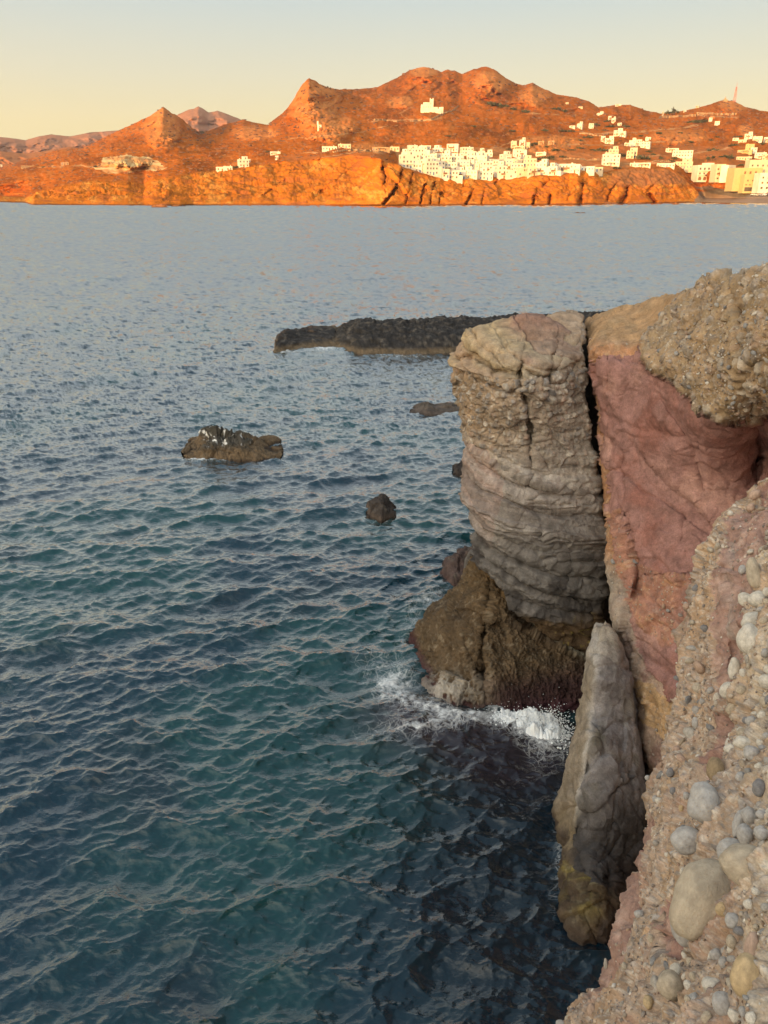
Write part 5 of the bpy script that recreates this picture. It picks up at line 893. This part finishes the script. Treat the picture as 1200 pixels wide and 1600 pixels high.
for ri, (rname, line, step) in enumerate(ROWS):
    x = line[0][0] + 4; k_ = 0
    while x < line[-1][0]:
        y = ip(line, x) + hr.uniform(-1.0, 1.0); w = hr.choice([6, 7.5, 9, 11]); fl = hr.choice([2, 2, 3] if ri < 3 else [1, 2, 2]); tp = hr.choice([0, 0, 1, -1]); colr = 'white' if (x < 805 or ri > 2) else hr.choice(['white', 'cream', 'cream'])
        what = {6: 'narrow ', 7.5: '', 9: 'broad ', 11: 'wide '}[w] + {1: 'low', 2: 'mid-height', 3: 'tall'}[fl] + ' ' + ('cream' if colr == 'cream' else 'white') + ' house' + {0: '', 1: ' with roof room', -1: ' with roof room'}[tp]
        house(x, y, w, hr.choice([7, 8]), fl, tp, colr, hr.uniform(-.55, .55), f'{what}, {ORD[min(k_, 19)]} from left, {rname}', 'white houses of the village on the cliff', hr.choice(['cube', 'step']), hr.randint(0, 3)); k_ += 1
        x += (w + hr.uniform(-.5, 2.2)) * 1.85
H = house
# scattered houses, each found by where it stands
H(347, 268, 10, 7, 1, 0, 'white', .1, 'low white house at the seaward end of the small group on the far left slope', seed=1); H(356, 267.5, 8, 6, 1, 0, 'white', 0, 'flat white house joined behind the seaward one on the far left slope', seed=2); H(379, 261, 9, 7, 2, 1, 'white', .2, 'white house with roof room topping the small group on the far left slope', seed=1); H(387, 256, 4, 4, 1, 0, 'white', .2, 'tiny white chapel above the small group of houses on the far left slope', seed=3, name='chapel', cat='chapel')
H(430, 243, 10, 6, 1, 0, 'white', 0, 'white bungalow alone on the brow of the orange cliff', seed=2); H(432, 250, 3, 3, 1, 0, 'white', 0, 'tiny white hut just below the bungalow on the brow of the orange cliff', seed=2); H(515, 235, 14, 6, 1, 0, 'white', .05, 'long low white building left of the cliff village', seed=1); H(538, 233, 12, 6, 1, 0, 'cream', 0, 'long low cream building between the long white one and the cliff village', seed=1); H(595, 237, 16, 6, 1, 0, 'stone', 0, 'long unpainted stone building on the track to the cliff village', seed=1); H(617, 238, 9, 5, 1, 0, 'cream', 0, 'flat roofed cream building next to the upper left end of the cliff village', seed=2)
H(3, 257, 5, 5, 2, 0, 'white', 0, 'lone white house at the foot of the far hills by the left border', seed=2); H(45, 263, 22, 4, 1, 0, 'stone', .1, 'long ruined stone wall building on the far left plain', seed=2); H(102, 260, 9, 5, 1, 0, 'stone', 0, 'small stone farm building below the left peak', seed=3)
H(813, 236, 11, 7, 1, 0, 'cream', -.1, 'wide low cream house in the little group on the terrace above the village', seed=1); H(803, 232, 6, 5, 2, 0, 'cream', -.1, 'cream house on the left of the little group on the terrace above the village', seed=4); H(817, 230, 7, 6, 2, 1, 'white', -.1, 'tall white house topmost in the little group on the terrace above the village', seed=2); H(824, 235, 5, 6, 2, 0, 'cream', -.1, 'narrow cream house on the right of the little group on the terrace above the village', seed=2)
H(845, 244, 10, 7, 1, 0, 'white', 0, 'white house with a stone annex just behind the right end of the village', seed=2); H(808, 246, 9, 6, 2, 0, 'white', 0, 'white two storey house closing the right end of the village top row', seed=3); H(818, 246, 7, 6, 2, 0, 'white', -.1, 'detached square white house beyond the end of the village top row', seed=1)
H(846, 228, 7, 5, 1, 0, 'stone', 0, 'unfinished stone house frame above the right end of the village', seed=3); H(862, 227, 8, 5, 1, 0, 'stone', 0, 'roofless stone house with gaping windows on the slope above the village', seed=4)
for i, (x, y, w, fl, cc_, lb) in enumerate([(884, 273.5, 16, 2, 'white', 'long white two storey house where the cliff village thins out'), (899, 272, 8, 2, 'white', 'white house with stepped roof near the end of the cliff top row'), (915, 270.5, 14, 1, 'white', 'long low white house along the cliff edge, last of the row'), (932, 268, 12, 1, 'cream', 'low cream wall house running up to the big white villa')]): H(x, y, w, 6, fl, 0, cc_, -.1, lb, seed=i)
H(954, 261, 15, 9, 3, 0, 'white', .12, 'big white three storey villa standing alone above the headland', seed=1); H(958, 250, 9, 7, 3, 1, 'cream', .12, 'cream house stacked just above the big white villa', seed=2); H(950, 250, 6, 6, 2, 0, 'cream', .12, 'lower cream wing left of the house above the big white villa', seed=3); H(985, 250, 7, 7, 2, 0, 'cream', 0, 'lower half of the cream double house right of the big villa', seed=3); H(990, 249.5, 7, 7, 3, 0, 'cream', 0, 'taller half of the cream double house right of the big villa', seed=4)
H(1001, 262.5, 18, 5, 1, 0, 'white', 0, 'low white walled church building with a pointed gable on the headland', seed=2, name='church', cat='church'); H(1040, 262, 16, 4, 1, 0, 'white', 0, 'very low white wall building on the headland behind the church', seed=3); H(1068, 263, 18, 7, 2, 1, 'cream', .05, 'cream building half hidden by the headland, next to the big waterfront block', seed=4); H(1067, 250, 20, 9, 3, 0, 'white', .05, 'large white three storey apartment house on the field behind the headland', seed=5)
H(1051, 237, 14, 5, 1, 0, 'white', 0, 'long low white house above the big apartment house', seed=6)
for i, (x, y, w, fl, tp, lb) in enumerate([(895, 201, 9, 1, 0, 'lower left white house of the pair on the middle slope'), (906, 201, 9, 2, 1, 'taller white house of the pair on the middle slope'), (924, 201, 8, 2, 0, 'white house standing apart right of the pair on the middle slope'), (906, 171, 10, 1, 0, 'cream house high under the ridge, leftmost of the upper houses'), (886, 162, 7, 1, 0, 'pale small house highest on the slope below the ridge'), (938, 179, 14, 1, 1, 'white house on the ridge shoulder left of the water tank'), (953, 190, 6, 2, 0, 'left house of the white trio climbing the slope'), (960, 193, 7, 2, 1, 'middle house of the white trio climbing the slope'), (969, 197, 7, 1, 0, 'lowest house of the white trio climbing the slope'), (966, 212, 14, 2, 1, 'large terraced white house with arches in mid slope'), (973, 214, 11, 2, 0, 'right wing of the large terraced white house in mid slope'), (942, 223, 6, 2, 0, 'small square white house left of the villa in mid slope'), (953, 224, 12, 2, 1, 'white villa just below the large terraced house'), (989, 230, 9, 2, 1, 'tall white house in the middle of the row on the lower slope'), (997, 230, 10, 2, 0, 'white house joined to the tall one on the lower slope'), (1008, 234, 10, 2, 0, 'white house at the right end of the row on the lower slope'), (980, 231, 8, 1, 0, 'low white house at the left end of the row on the lower slope'), (1012, 218, 8, 1, 0, 'small white house alone on the terrace above the lower row'), (1110, 191, 7, 2, 0, 'upper white cube house below the mast hill'), (1121, 196, 9, 2, 0, 'lower white cube house below the mast hill'), (1070, 176, 6, 1, 0, 'tiny white house between the ridge trees'), (1090, 168, 8, 1, 0, 'long pale house on the ridge left of the mast hill'), (966, 166, 14, 1, 0, 'white walled building on the ridge top above the trio'), (1036, 181, 3, 2, 0, 'narrow pale tower on the ridge next to the trees')]): H(x, y, w, 6, fl, tp, 'white' if i not in (3, 4, 21, 23) else 'cream', hr.uniform(-.3, .1), lb, 'white houses scattered over the hillside', seed=i % 5)
for i, (x, y, w, fl, tp, cc_, lb) in enumerate([(1150, 221, 9, 1, 0, 'white', 'left end house of the cluster on the right hill foot'), (1160, 224, 12, 1, 0, 'cream', 'yellowish house in front of the cluster on the right hill foot'), (1170, 218, 12, 2, 1, 'white', 'tallest white house of the cluster on the right hill foot'), (1183, 222, 14, 2, 0, 'white', 'wide white house right of the tallest one on the right hill foot'), (1197, 224, 8, 2, 0, 'white', 'white house cut by the border in the cluster on the right hill foot'), (1172, 234, 10, 2, 0, 'yellow', 'yellow house below the cluster on the right hill foot'), (1164, 242, 16, 1, 0, 'yellow', 'long yellow bungalow below the yellow house'), (1178, 241, 7, 2, 0, 'white', 'small white house with roof dome next to the long yellow bungalow'), (1189, 249, 12, 2, 0, 'white', 'white house by the border above the waterfront blocks'), (1199, 252, 10, 2, 0, 'cream', 'cream house at the border just above the waterfront blocks'), (1163, 251, 16, 1, 0, 'cream', 'long low cream shed on the field behind the waterfront blocks')]): H(x, y, w, 7, fl, tp, cc_, hr.uniform(-.2, .1), lb, 'houses at the foot of the right hill', seed=i % 5)

# large blocks on the far waterfront
def block(px, py, w, d, h, colour, yaw, label, wins, extra=(), arches=(), rim=.6):
    P = ground(px, py); root = bpy.data.objects.new('apartment_building', None); COL.objects.link(root); root.location = (P[0], P[1] + d * .4, P[2]); root.rotation_euler = (0, 0, yaw); tag(root, label, 'building', 'large buildings on the far waterfront')
    o = new_obj('wall', boxes_mesh('wall', [(0, 0, -1.6, w, d, 1.6 + h)] + parapet(0, 0, h, w, d, .35, rim) + list(extra), WM[colour]), None, root)
    for (x, z, ww, wh, mat_) in wins: q_ = new_obj('window', boxes_mesh('window', [(0, 0, 0, ww, .2, wh)], mat_), None, root, (x, -d / 2 - .03, z))
    for (x, z, rw) in arches:
        n = 10; V = [(-rw, 0, 0), (rw, 0, 0)] + [(rw * math.cos(a_ * math.pi / n), 0, 1.6 + rw * math.sin(a_ * math.pi / n)) for a_ in range(n + 1)]; V2 = V + [(p_[0], -.1, p_[2]) for p_ in V]; nn2 = len(V)
        order = [0, 1] + list(range(2, nn2)); me = bpy.data.meshes.new('arch'); me.from_pydata(V2, [], [tuple(i + nn2 for i in order)] + [(order[i], order[(i + 1) % nn2], order[(i + 1) % nn2] + nn2, order[i] + nn2) for i in range(nn2)]); me.materials.append(M_WOOD); new_obj('arch', me, None, root, (x, -d / 2 - .02, z))
    return root
g_ = lambda x0, x1, n, z, w_=1.4, h_=1.5, m_=None: [(x0 + (x1 - x0) * i / max(1, n - 1), z, w_, h_, m_ or M_GLASS) for i in range(n)]
block(1103, 282, 22, 12, 13, 'white', .10, 'white three storey waterfront block with arches at its foot and terraces above', g_(-8.5, 8.5, 5, 5.4) + g_(-8.5, 8.5, 5, 9.4, 1.6, 1.8), [(2, 1, 13, 9, 7, 2.6), (-4, -6.6, 8.3, 13, 1.2, .25), (-4, -6.6, 4.4, 13, 1.2, .25)], [(-8, 0.2, 1.5), (-3, .2, 1.5), (2, .2, 1.2), (7, .2, 1.4)])
block(1122, 282, 9, 11, 13.5, 'cream', .10, 'narrow cream wing with brown shutters right of the arched white block', g_(-2.5, 2.5, 2, 5, 1.5, 1.6, M_WOOD) + g_(-2.5, 2.5, 2, 9, 1.5, 1.6, M_WOOD) + g_(-2, 2.5, 2, 1.2, 1.8, 1.4))
block(1137, 283, 15, 7, 12.8, 'white', .75, 'white block turned sideways so that its shaded wall shows small windows', g_(-5, 4, 3, 2) + g_(-5, 4, 3, 5.6) + g_(-5, 4, 3, 9))
block(1163, 296, 26, 14, 17.5, 'yellow', .06, 'tall yellow hotel block with three top floor windows', g_(-3, 7, 3, 13, 1.7, 2.2, M_WOOD))
block(1176, 299, 21, 8, 13.2, 'yellow', .06, 'lower yellow front building with a dark open restaurant on the ground floor', g_(-7, 7, 4, 8.3, 1.2, 1.4) + g_(-8, 6, 5, 5.0, 1.4, .9) + [(-1, .1, 16, 3.4, M_GLASS)])  # the widest panel is a dark sheet for the shaded restaurant opening
block(1200, 299, 20, 12, 14.5, 'white', 0, 'white waterfront building at the border with balcony windows', g_(-7, 7, 4, 2.0, 1.8, 1.8) + g_(-7, 7, 4, 6.3, 1.6, 1.6, M_WOOD) + g_(-7, 7, 4, 10.5))
block(1192, 278, 30, 10, 15, 'cream', 0, 'pale cream building rising behind the yellow hotel block at the border', g_(-12, 12, 6, 10))
for i, (x, lb) in enumerate([(1168, 'red parasol folded outside the restaurant, left one'), (1177, 'red parasol folded outside the restaurant, right one')]):
    P = ground(x, 300.5); bm = bmesh.new(); bmesh.ops.create_cone(bm, segments=8, radius1=.55, radius2=.12, depth=2.2, cap_ends=True); me = bpy.data.meshes.new('canopy'); bm.to_mesh(me); bm.free(); me.materials.append(M_RED)
    r_ = bpy.data.objects.new('parasol', None); COL.objects.link(r_); r_.location = P; tag(r_, lb, 'parasol', 'red parasols outside the far restaurant'); new_obj('canopy', me, None, r_, (0, 0, 2.2)); new_obj('pole', boxes_mesh('pole', [(0, 0, -.5, .1, .1, 2)], M_WOOD), None, r_)

# the monastery with its tower, and the white rock chapel
P = ground(672, 174.5); r_ = bpy.data.objects.new('monastery', None); COL.objects.link(r_); r_.location = P; tag(r_, 'white fortress like monastery with a square tower alone on the hillside above the village', 'monastery')
k7 = .86 * P[1] / 670.0
def sb(*b): return tuple(v * k7 for v in b)
new_obj('wall', boxes_mesh('wall', [sb(-3, 0, -6, 11, 8, 11), sb(-7.2, 0, -6, 3, 7, 8.5), sb(4.4, 0, -6, 4, 7, 9), sb(-3.5, -1, 5.01, 6, 5, 1.8), sb(8, -1, -6, 3.2, 5, 7.6), sb(9.6, -.5, -6, 4, 3, 9.2)], M_WHITE), None, r_); new_obj('tower', boxes_mesh('tower', [sb(1.1, .5, 0, 3.2, 3.4, 9.5)] + [sb(1.1 + a_, .5 + c_, 9.5, .8, .8, .8) for a_ in (-1.2, 1.2) for c_ in (-1.2, 1.2)], M_WHITE), None, r_)
for x in (-6, -4, -2, 0): new_obj('window', boxes_mesh('window', [sb(0, 0, 0, .5, .1, .8)], M_GLASS), None, r_, sb(x, -4.05, 2.6))
P = ground(500, 200); r_ = bpy.data.objects.new('rock_chapel', None); COL.objects.link(r_); r_.location = P; tag(r_, 'small white chapel built into the rock under the pyramid shaped peak', 'chapel'); k7 = P[1] / 670.0
new_obj('wall', boxes_mesh('wall', [sb(0, 0, -4, 3.2, 4, 7), sb(-1.4, .3, 3.01, 1.2, 1.2, 2.6), sb(.8, -.5, -4, 2.4, 3, 5), sb(1.6, -.4, -5, 2, 3, 4)], M_WHITE), None, r_); new_obj('door', boxes_mesh('door', [sb(0, 0, 0, .6, .1, 1.2)], M_WOOD), None, r_, sb(.2, -2.03, 1.2))

# lattice mast and summit chapel
P = ground(1147, 159.5); k7 = P[1] / 670.0; r_ = bpy.data.objects.new('radio_mast', None); COL.objects.link(r_); r_.location = P; tag(r_, 'tall thin red and white lattice mast on the right hilltop', 'mast'); hm = 30.0
for a_, c_ in ((-1, -1), (1, -1), (1, 1), (-1, 1)):
    V = [(a_ * w_ + e * .28, c_ * w_ + f_ * .28, z_) for (w_, z_) in ((2.2, -3), (.8, hm)) for e, f_ in ((-1, -1), (1, -1), (1, 1), (-1, 1))]; me = bpy.data.meshes.new('leg'); me.from_pydata(V, [], [(0, 1, 5, 4), (1, 2, 6, 5), (2, 3, 7, 6), (3, 0, 4, 7), (4, 5, 6, 7)]); me.materials.append(M_METAL); new_obj('leg', me, None, r_)
for i in range(10):
    z_ = i * 3.0; w_ = lerp(2.2, .8, i / 10); new_obj('cross_bar', boxes_mesh('cross_bar', [(0, -w_, z_, 2 * w_, .3, .35), (0, w_, z_, 2 * w_, .3, .35), (-w_, 0, z_, .3, 2 * w_, .35), (w_, 0, z_, .3, 2 * w_, .35)], M_METAL if i % 4 < 2 else M_WHITE), None, r_)
new_obj('antenna', boxes_mesh('antenna', [(0, 0, hm, .45, .45, 8), (-1.1, 0, hm - 3, .8, 1, 2), (1.2, 0, hm - 7, .8, 1, 2)], M_METAL), None, r_)
P = ground(1133, 158.5); r_ = bpy.data.objects.new('summit_chapel', None); COL.objects.link(r_); r_.location = P; tag(r_, 'small stone chapel with a cross on the very top of the right hill', 'chapel'); new_obj('wall', boxes_mesh('wall', [(0, 0, -3, 8, 6, 7)], M_STN), None, r_); new_obj('bell_gable', boxes_mesh('bell_gable', [(0, 0, 4.0, 3, 1.5, 3), (0, 0, 7, .5, .5, 3), (0, 0, 8.4, 1.8, .4, .5)], M_STN), None, r_)

# trees and bushes
M_LEAF = mat_plain('foliage', (.075, .070, .032), .9, .35, .8); M_BARK = mat_plain('bark', (.10, .07, .05), .9, .2, 2)
def leafy(name, n, rx, ry, rz, seed, leaf=.5, z0=0.0):
    r = np.random.default_rng(seed); cl_ = r.normal(size=(max(4, n // 18), 3)); cl_ /= np.linalg.norm(cl_, axis=1)[:, None]; cl_ *= r.uniform(.2, .85, (len(cl_), 1)); p = cl_[r.integers(0, len(cl_), n)] + r.normal(size=(n, 3)) * .22
    p = p * [rx, ry, rz]; p[:, 2] = np.abs(p[:, 2]) * .9 + z0; a_ = r.normal(size=(n, 3)); a_ /= np.linalg.norm(a_, axis=1)[:, None]; b_ = np.cross(a_, r.normal(size=(n, 3))); b_ /= np.linalg.norm(b_, axis=1)[:, None]; l = leaf * r.uniform(.6, 1.4, (n, 1))
    V = np.stack([p - a_ * l, p + b_ * l * .7, p + a_ * l, p - b_ * l * .7], 1).reshape(-1, 3); F = np.arange(4 * n).reshape(-1, 4); me = mesh_np(name, V, F, False); me.materials.append(M_LEAF); return me
CR = [leafy('crown', 150, 3.2, 2.6, 1.6, s_, .55) for s_ in range(4)]; TC = [leafy('crown', 170, 2.2, 2.2, 2.6, 10 + s_, .5, 2.0) for s_ in range(3)]; TK = boxes_mesh('trunk', [(0, 0, -2, .5, .5, 5), (.5, 0, 2.2, .9, .25, .3)], M_BARK); ST = boxes_mesh('stem', [(0, 0, -1, .3, .3, 1.6)], M_BARK)
LAND = [(672, 170, 'near the white monastery'), (780, 170, 'on the dark slope under the second summit'), (875, 175, 'on the slope below the right shoulder'), (905, 200, 'by the pair of white mid-slope houses'), (965, 205, 'by the large terraced white house'), (955, 192, 'by the climbing white trio'), (998, 230, 'by the lower row of white houses'), (925, 236, 'in the fields left of the terraced houses'), (955, 250, 'by the big white villa'), (1000, 249, 'right of the cream double house'), (1048, 252, 'left of the large apartment house'), (850, 247, 'behind the right end of the village'), (862, 230, 'by the unfinished stone houses'), (820, 232, 'by the houses on the upper terrace'), (1090, 192, 'left of the two cube houses'), (1115, 225, 'in the bare red slope below the mast'), (1150, 225, 'by the right hill foot cluster'), (1135, 247, 'in the red field behind the waterfront'), (1185, 262, 'behind the yellow waterfront hotel'), (1150, 300, 'beside the beach road'), (620, 235, 'at the upper left end of the village'), (368, 262, 'by the far left group of houses'), (420, 240, 'by the bungalow on the brow'), (316, 208, 'in the notch between the left peaks'), (65, 260, 'by the ruined wall on the left'), (150, 262, 'by the pale quarry scar'), (720, 205, 'on the open slope above the village'), (1050, 180, 'beside the ridge houses'), (517, 140, 'beside the pyramid peak'), (886, 262, 'by the last houses of the village')]
def landmark(x, y): return min(LAND, key=lambda l: (l[0] - x) ** 2 + 4 * (l[1] - y) ** 2)[2]
def plant(px, py, s_, kind, label, group, i):
    P = ground(px, py); k7 = s_ * P[1] / 750.0; label = label + ' ' + landmark(px, py); r_ = bpy.data.objects.new('tree' if kind == 'tree' else 'bush', None); COL.objects.link(r_); r_.location = P; r_.scale = (k7 * hr.uniform(.85, 1.3), k7, k7 * hr.uniform(.8, 1.15)); r_.rotation_euler = (0, 0, hr.uniform(0, 6)); tag(r_, label, kind, group)
    for nm, me in ((('crown', TC[i % 3]), ('trunk', TK)) if kind == 'tree' else (('crown', CR[i % 4]), ('stem', ST))): o = bpy.data.objects.new(nm, me); COL.objects.link(o); o.parent = r_
for i, (x, y, s_) in enumerate([(1041, 181, .8), (1046, 180, .85), (1050, 180, .8), (1054, 178.5, 1.2), (1058, 179, .7), (512, 138.5, .4), (516, 140, .45), (524, 142, .4), (886, 262, .7), (1032, 252, .9), (1106, 254, .9), (1113, 253, .9), (1140, 252, 1.1), (1173, 253, .8)]): plant(x, y, s_, 'tree', ['dark small tree against the sky', 'tallest dark tree against the sky'][s_ > 1] if i < 8 else 'dark upright tree', 'small dark trees on the far ridge' if i < 8 else 'trees between the far houses', i)
BU = [(775, 166, 2.2), (782, 169, 2.0), (768, 163, 1.6), (800, 172, 1.4), (870, 172, 1.6), (880, 176, 1.3), (822, 176, 1.6), (880, 206, 1.3), (890, 207, 1.3), (930, 196, 1.3), (948, 192, 1.2), (957, 199, 1.8), (976, 200, 1.2), (945, 205, 1.2), (1000, 214, 1.0), (960, 234, 1.2), (936, 236, 2.0), (926, 237, 1.4), (907, 234, 1.2), (893, 235, 1.1), (1000, 250, 2.2), (1008, 249, 1.4), (1020, 244, 1.0), (975, 247, 1.3), (968, 243, 1.1), (850, 249, 1.8), (861, 248, 1.3), (868, 238, 1.5), (858, 232, 1.2), (1045, 253, 1.5), (1052, 251, 1.2), (1133, 247, 2.0), (1141, 248, 1.4), (1084, 192, 1.8), (1093, 191, 1.6), (1101, 190, 1.3), (1113, 235, 1.4), (1146, 230, 1.5), (1190, 226, 1.2), (1155, 214, 1.2), (1030, 210, 1.1), (1110, 222, 1.0), (1120, 215, 1.0), (1080, 222, 1.1), (835, 226, 1.2), (795, 236, 1.2), (830, 229, 1.0), (878, 247, 1.2), (918, 216, 1.3), (905, 221, 1.1), (630, 236, 1.0), (608, 234, 1.1), (372, 262, 1.2), (365, 263, 1.0), (316, 208, 1.0), (420, 240, .9), (70, 262, .8), (60, 258, .8), (150, 262, .9), (1130, 267, 1.4), (1185, 262, 1.4), (1200, 262, 1.2), (1150, 300, .8), (1158, 259, 1.0), (963, 264, 1.3), (874, 273, 1.2), (1012, 240, 1.1), (1062, 210, 1.0), (850, 205, 1.1), (800, 205, 1.0), (740, 200, .9), (700, 215, .9)]
for i, (x, y, s_) in enumerate(BU): plant(x, y, s_, 'bush', ('broad dark olive bush' if s_ >= 1.8 else 'middling olive bush' if s_ >= 1.25 else 'small dark bush'), 'dark bushes scattered over the hillside', i)
# low thorny scrub, thousands of tufts
r = np.random.default_rng(31); n = 3000; jj = r.integers(60, nc - 60, n); ii = (r.random(n) * 228).astype(int); m_ = (cl[ii, jj] < .3) & (PY[ii, jj] - ridge_py[0, jj] > .3) & (bch[ii, jj] < .5) & (vi[ii, jj] < .5); ii, jj = ii[m_], jj[m_]; P = Ph[ii, jj]
V0_, F0_ = ICO[1]; sz = r.uniform(.5, 1.25, (len(P), 1, 1)) * (P[:, 1] / 700)[:, None, None]; V = (V0_[None] * sz * [1.6, 1.2, .7] * (1 + .25 * r.normal(size=(len(P), len(V0_), 1)))) + P[:, None]; F = (F0_[None] + (np.arange(len(P)) * len(V0_))[:, None, None]).reshape(-1, 3)
me = mesh_np('scrub', V, F, False); me.materials.append(mat_plain('scrub', (.17, .075, .035), .95, .4, .2)); new_obj('scrub', me, None, kind='stuff', label='low dark thorny scrub dotted over the dry hills', cat='scrub')

# dry stone field walls along the terraces
def field_wall(pts, h, label):
    L_ = curve(pts, int(np.hypot(*np.subtract(pts[-1], pts[0])) / 1.3) + 2); V, F = [], []
    for i, (x, y) in enumerate(L_):
        P = ground(x, y); hh_ = h * P[1] / 700; V += [(P[0], P[1] - .4, P[2] - 1), (P[0], P[1] - .4, P[2] + hh_), (P[0], P[1] + .4, P[2] + hh_), (P[0], P[1] + .4, P[2] - 1)]
        if i: a_ = 4 * (i - 1); b_ = 4 * i; F += [(a_, b_, b_ + 1, a_ + 1), (a_ + 1, b_ + 1, b_ + 2, a_ + 2), (a_ + 2, b_ + 2, b_ + 3, a_ + 3)]
    me = bpy.data.meshes.new('stone_wall'); me.from_pydata(V, [], F); me.materials.append(M_STN); new_obj('stone_wall', me, None, label=label, cat='wall')
field_wall([(1030, 185), (1060, 184), (1098, 183)], 1.6, 'long pale terrace wall below the ridge trees'); field_wall([(1088, 180), (1110, 179), (1150, 181)], 1.6, 'pale terrace wall under the mast hill'); field_wall([(582, 189), (600, 189), (622, 193)], 1.2, 'pale field wall left of the monastery'); field_wall([(640, 192), (670, 188), (700, 178), (716, 168)], 1.0, 'pale wall curving up the track past the monastery'); field_wall([(520, 240), (560, 236), (612, 239)], 1.2, 'low field wall along the track behind the orange cliff'); field_wall([(880, 250), (920, 249), (945, 248)], 1.0, 'low field wall left of the big white villa'); field_wall([(1000, 256), (1040, 254), (1080, 255)], 1.0, 'low wall of the red field behind the headland'); field_wall([(905, 211), (940, 213), (952, 211)], 1.0, 'terrace wall below the pair of white houses on the middle slope')
# cars parked by the beach
def car_mesh():
    prof = [(-2.1, .35), (-2.15, .8), (-1.3, .92), (-.7, 1.42), (.8, 1.45), (1.5, .95), (2.1, .85), (2.15, .4)]; V = [(x, y, z) for y in (-.85, .85) for x, z in prof]; n_ = len(prof); F = [tuple(range(n_)), tuple(reversed(range(n_, 2 * n_)))] + [(i, i + n_, (i + 1) % n_ + n_, (i + 1) % n_) for i in range(n_)]
    me = bpy.data.meshes.new('body'); me.from_pydata(V, [], F); return me
CB = {k_: car_mesh() for k_ in ('white', 'silver', 'dark')}; CB['white'].materials.append(mat_plain('white_car_paint', (.75, .75, .74), .35, .03, 1)); CB['silver'].materials.append(mat_plain('silver_car_paint', (.40, .41, .42), .35, .03, 1)); CB['dark'].materials.append(mat_plain('dark_car_paint', (.05, .05, .06), .35, .03, 1))
bm = bmesh.new(); bmesh.ops.create_cone(bm, segments=12, radius1=.33, radius2=.33, depth=.22, cap_ends=True, matrix=Matrix.Rotation(math.pi / 2, 4, 'X')); WH = bpy.data.meshes.new('wheel'); bm.to_mesh(WH); bm.free(); WH.materials.append(mat_plain('tyre', (.02, .02, .02), .8)); WS = boxes_mesh('side_window', [(0, 0, 0, 1.5, .03, .38)], M_GLASS)
for i, (x, y, cn, lb) in enumerate([(1177, 305.5, 'white', 'white car first in the beach parking row'), (1183, 305.8, 'white', 'white car second in the beach parking row'), (1189, 306, 'silver', 'silver car in the middle of the beach parking row'), (1195, 306, 'white', 'white car next to the silver one in the beach parking row'), (1201, 306, 'dark', 'dark car at the border end of the beach parking row'), (1184, 303, 'dark', 'dark car behind the white ones by the beach'), (1192, 303, 'white', 'white car in the rear line by the beach')]):
    P = ground(x, y); r_ = bpy.data.objects.new('parked_car', None); COL.objects.link(r_); r_.location = P + [0, 0, .1]; r_.rotation_euler = (0, 0, hr.uniform(-.4, .4)); tag(r_, lb, 'car', 'cars parked by the far beach'); b_ = bpy.data.objects.new('body', CB[cn]); COL.objects.link(b_); b_.parent = r_
    for wx in (-1.35, 1.35):
        for wy in (-.8, .8): w_ = bpy.data.objects.new('wheel', WH); COL.objects.link(w_); w_.parent = r_; w_.location = (wx, wy, .33)
    for wy in (-.86, .86): w_ = bpy.data.objects.new('side_window', WS); COL.objects.link(w_); w_.parent = r_; w_.location = (0, wy, .98)

# things that share a label are told apart by their order along the shore
byl = {}
for o in list(COL.objects):
    if o.parent is None and o.get('label'): byl.setdefault(o['label'], []).append(o)
for lb, os_ in byl.items():
    if len(os_) > 1:
        os_.sort(key=lambda o: o.location.x / o.location.y); n_ = len(os_)
        for i, o in enumerate(os_): o['label'] = ('leftmost' if i == 0 else 'rightmost' if i == n_ - 1 else 'middle' if n_ == 3 else ['second', 'third', 'fourth', 'fifth', 'sixth'][i - 1] + ' from left') + ' ' + lb

# ------------------------------------------------------------------ air
V = [(x, y, z) for z in (-6.0, 760.0) for x, y in ((-9000, -2000), (9000, -2000), (9000, 9000), (-9000, 9000))]
me = bpy.data.meshes.new('haze'); me.from_pydata(V, [], [(3, 2, 1, 0), (4, 5, 6, 7), (0, 1, 5, 4), (1, 2, 6, 5), (2, 3, 7, 6), (3, 0, 4, 7)])
m = bpy.data.materials.new('haze'); m.use_nodes = True; t = m.node_tree; t.nodes.clear(); o_ = t.nodes.new('ShaderNodeOutputMaterial'); pv = t.nodes.new('ShaderNodeVolumePrincipled'); pv.inputs['Color'].default_value = (.80, .80, .86, 1); pv.inputs['Density'].default_value = 4e-5; pv.inputs['Anisotropy'].default_value = .2; t.links.new(pv.outputs[0], o_.inputs['Volume']); me.materials.append(m)
new_obj('haze', me, None, kind='stuff', label='thin evening haze over the bay and the far hills', cat='haze')
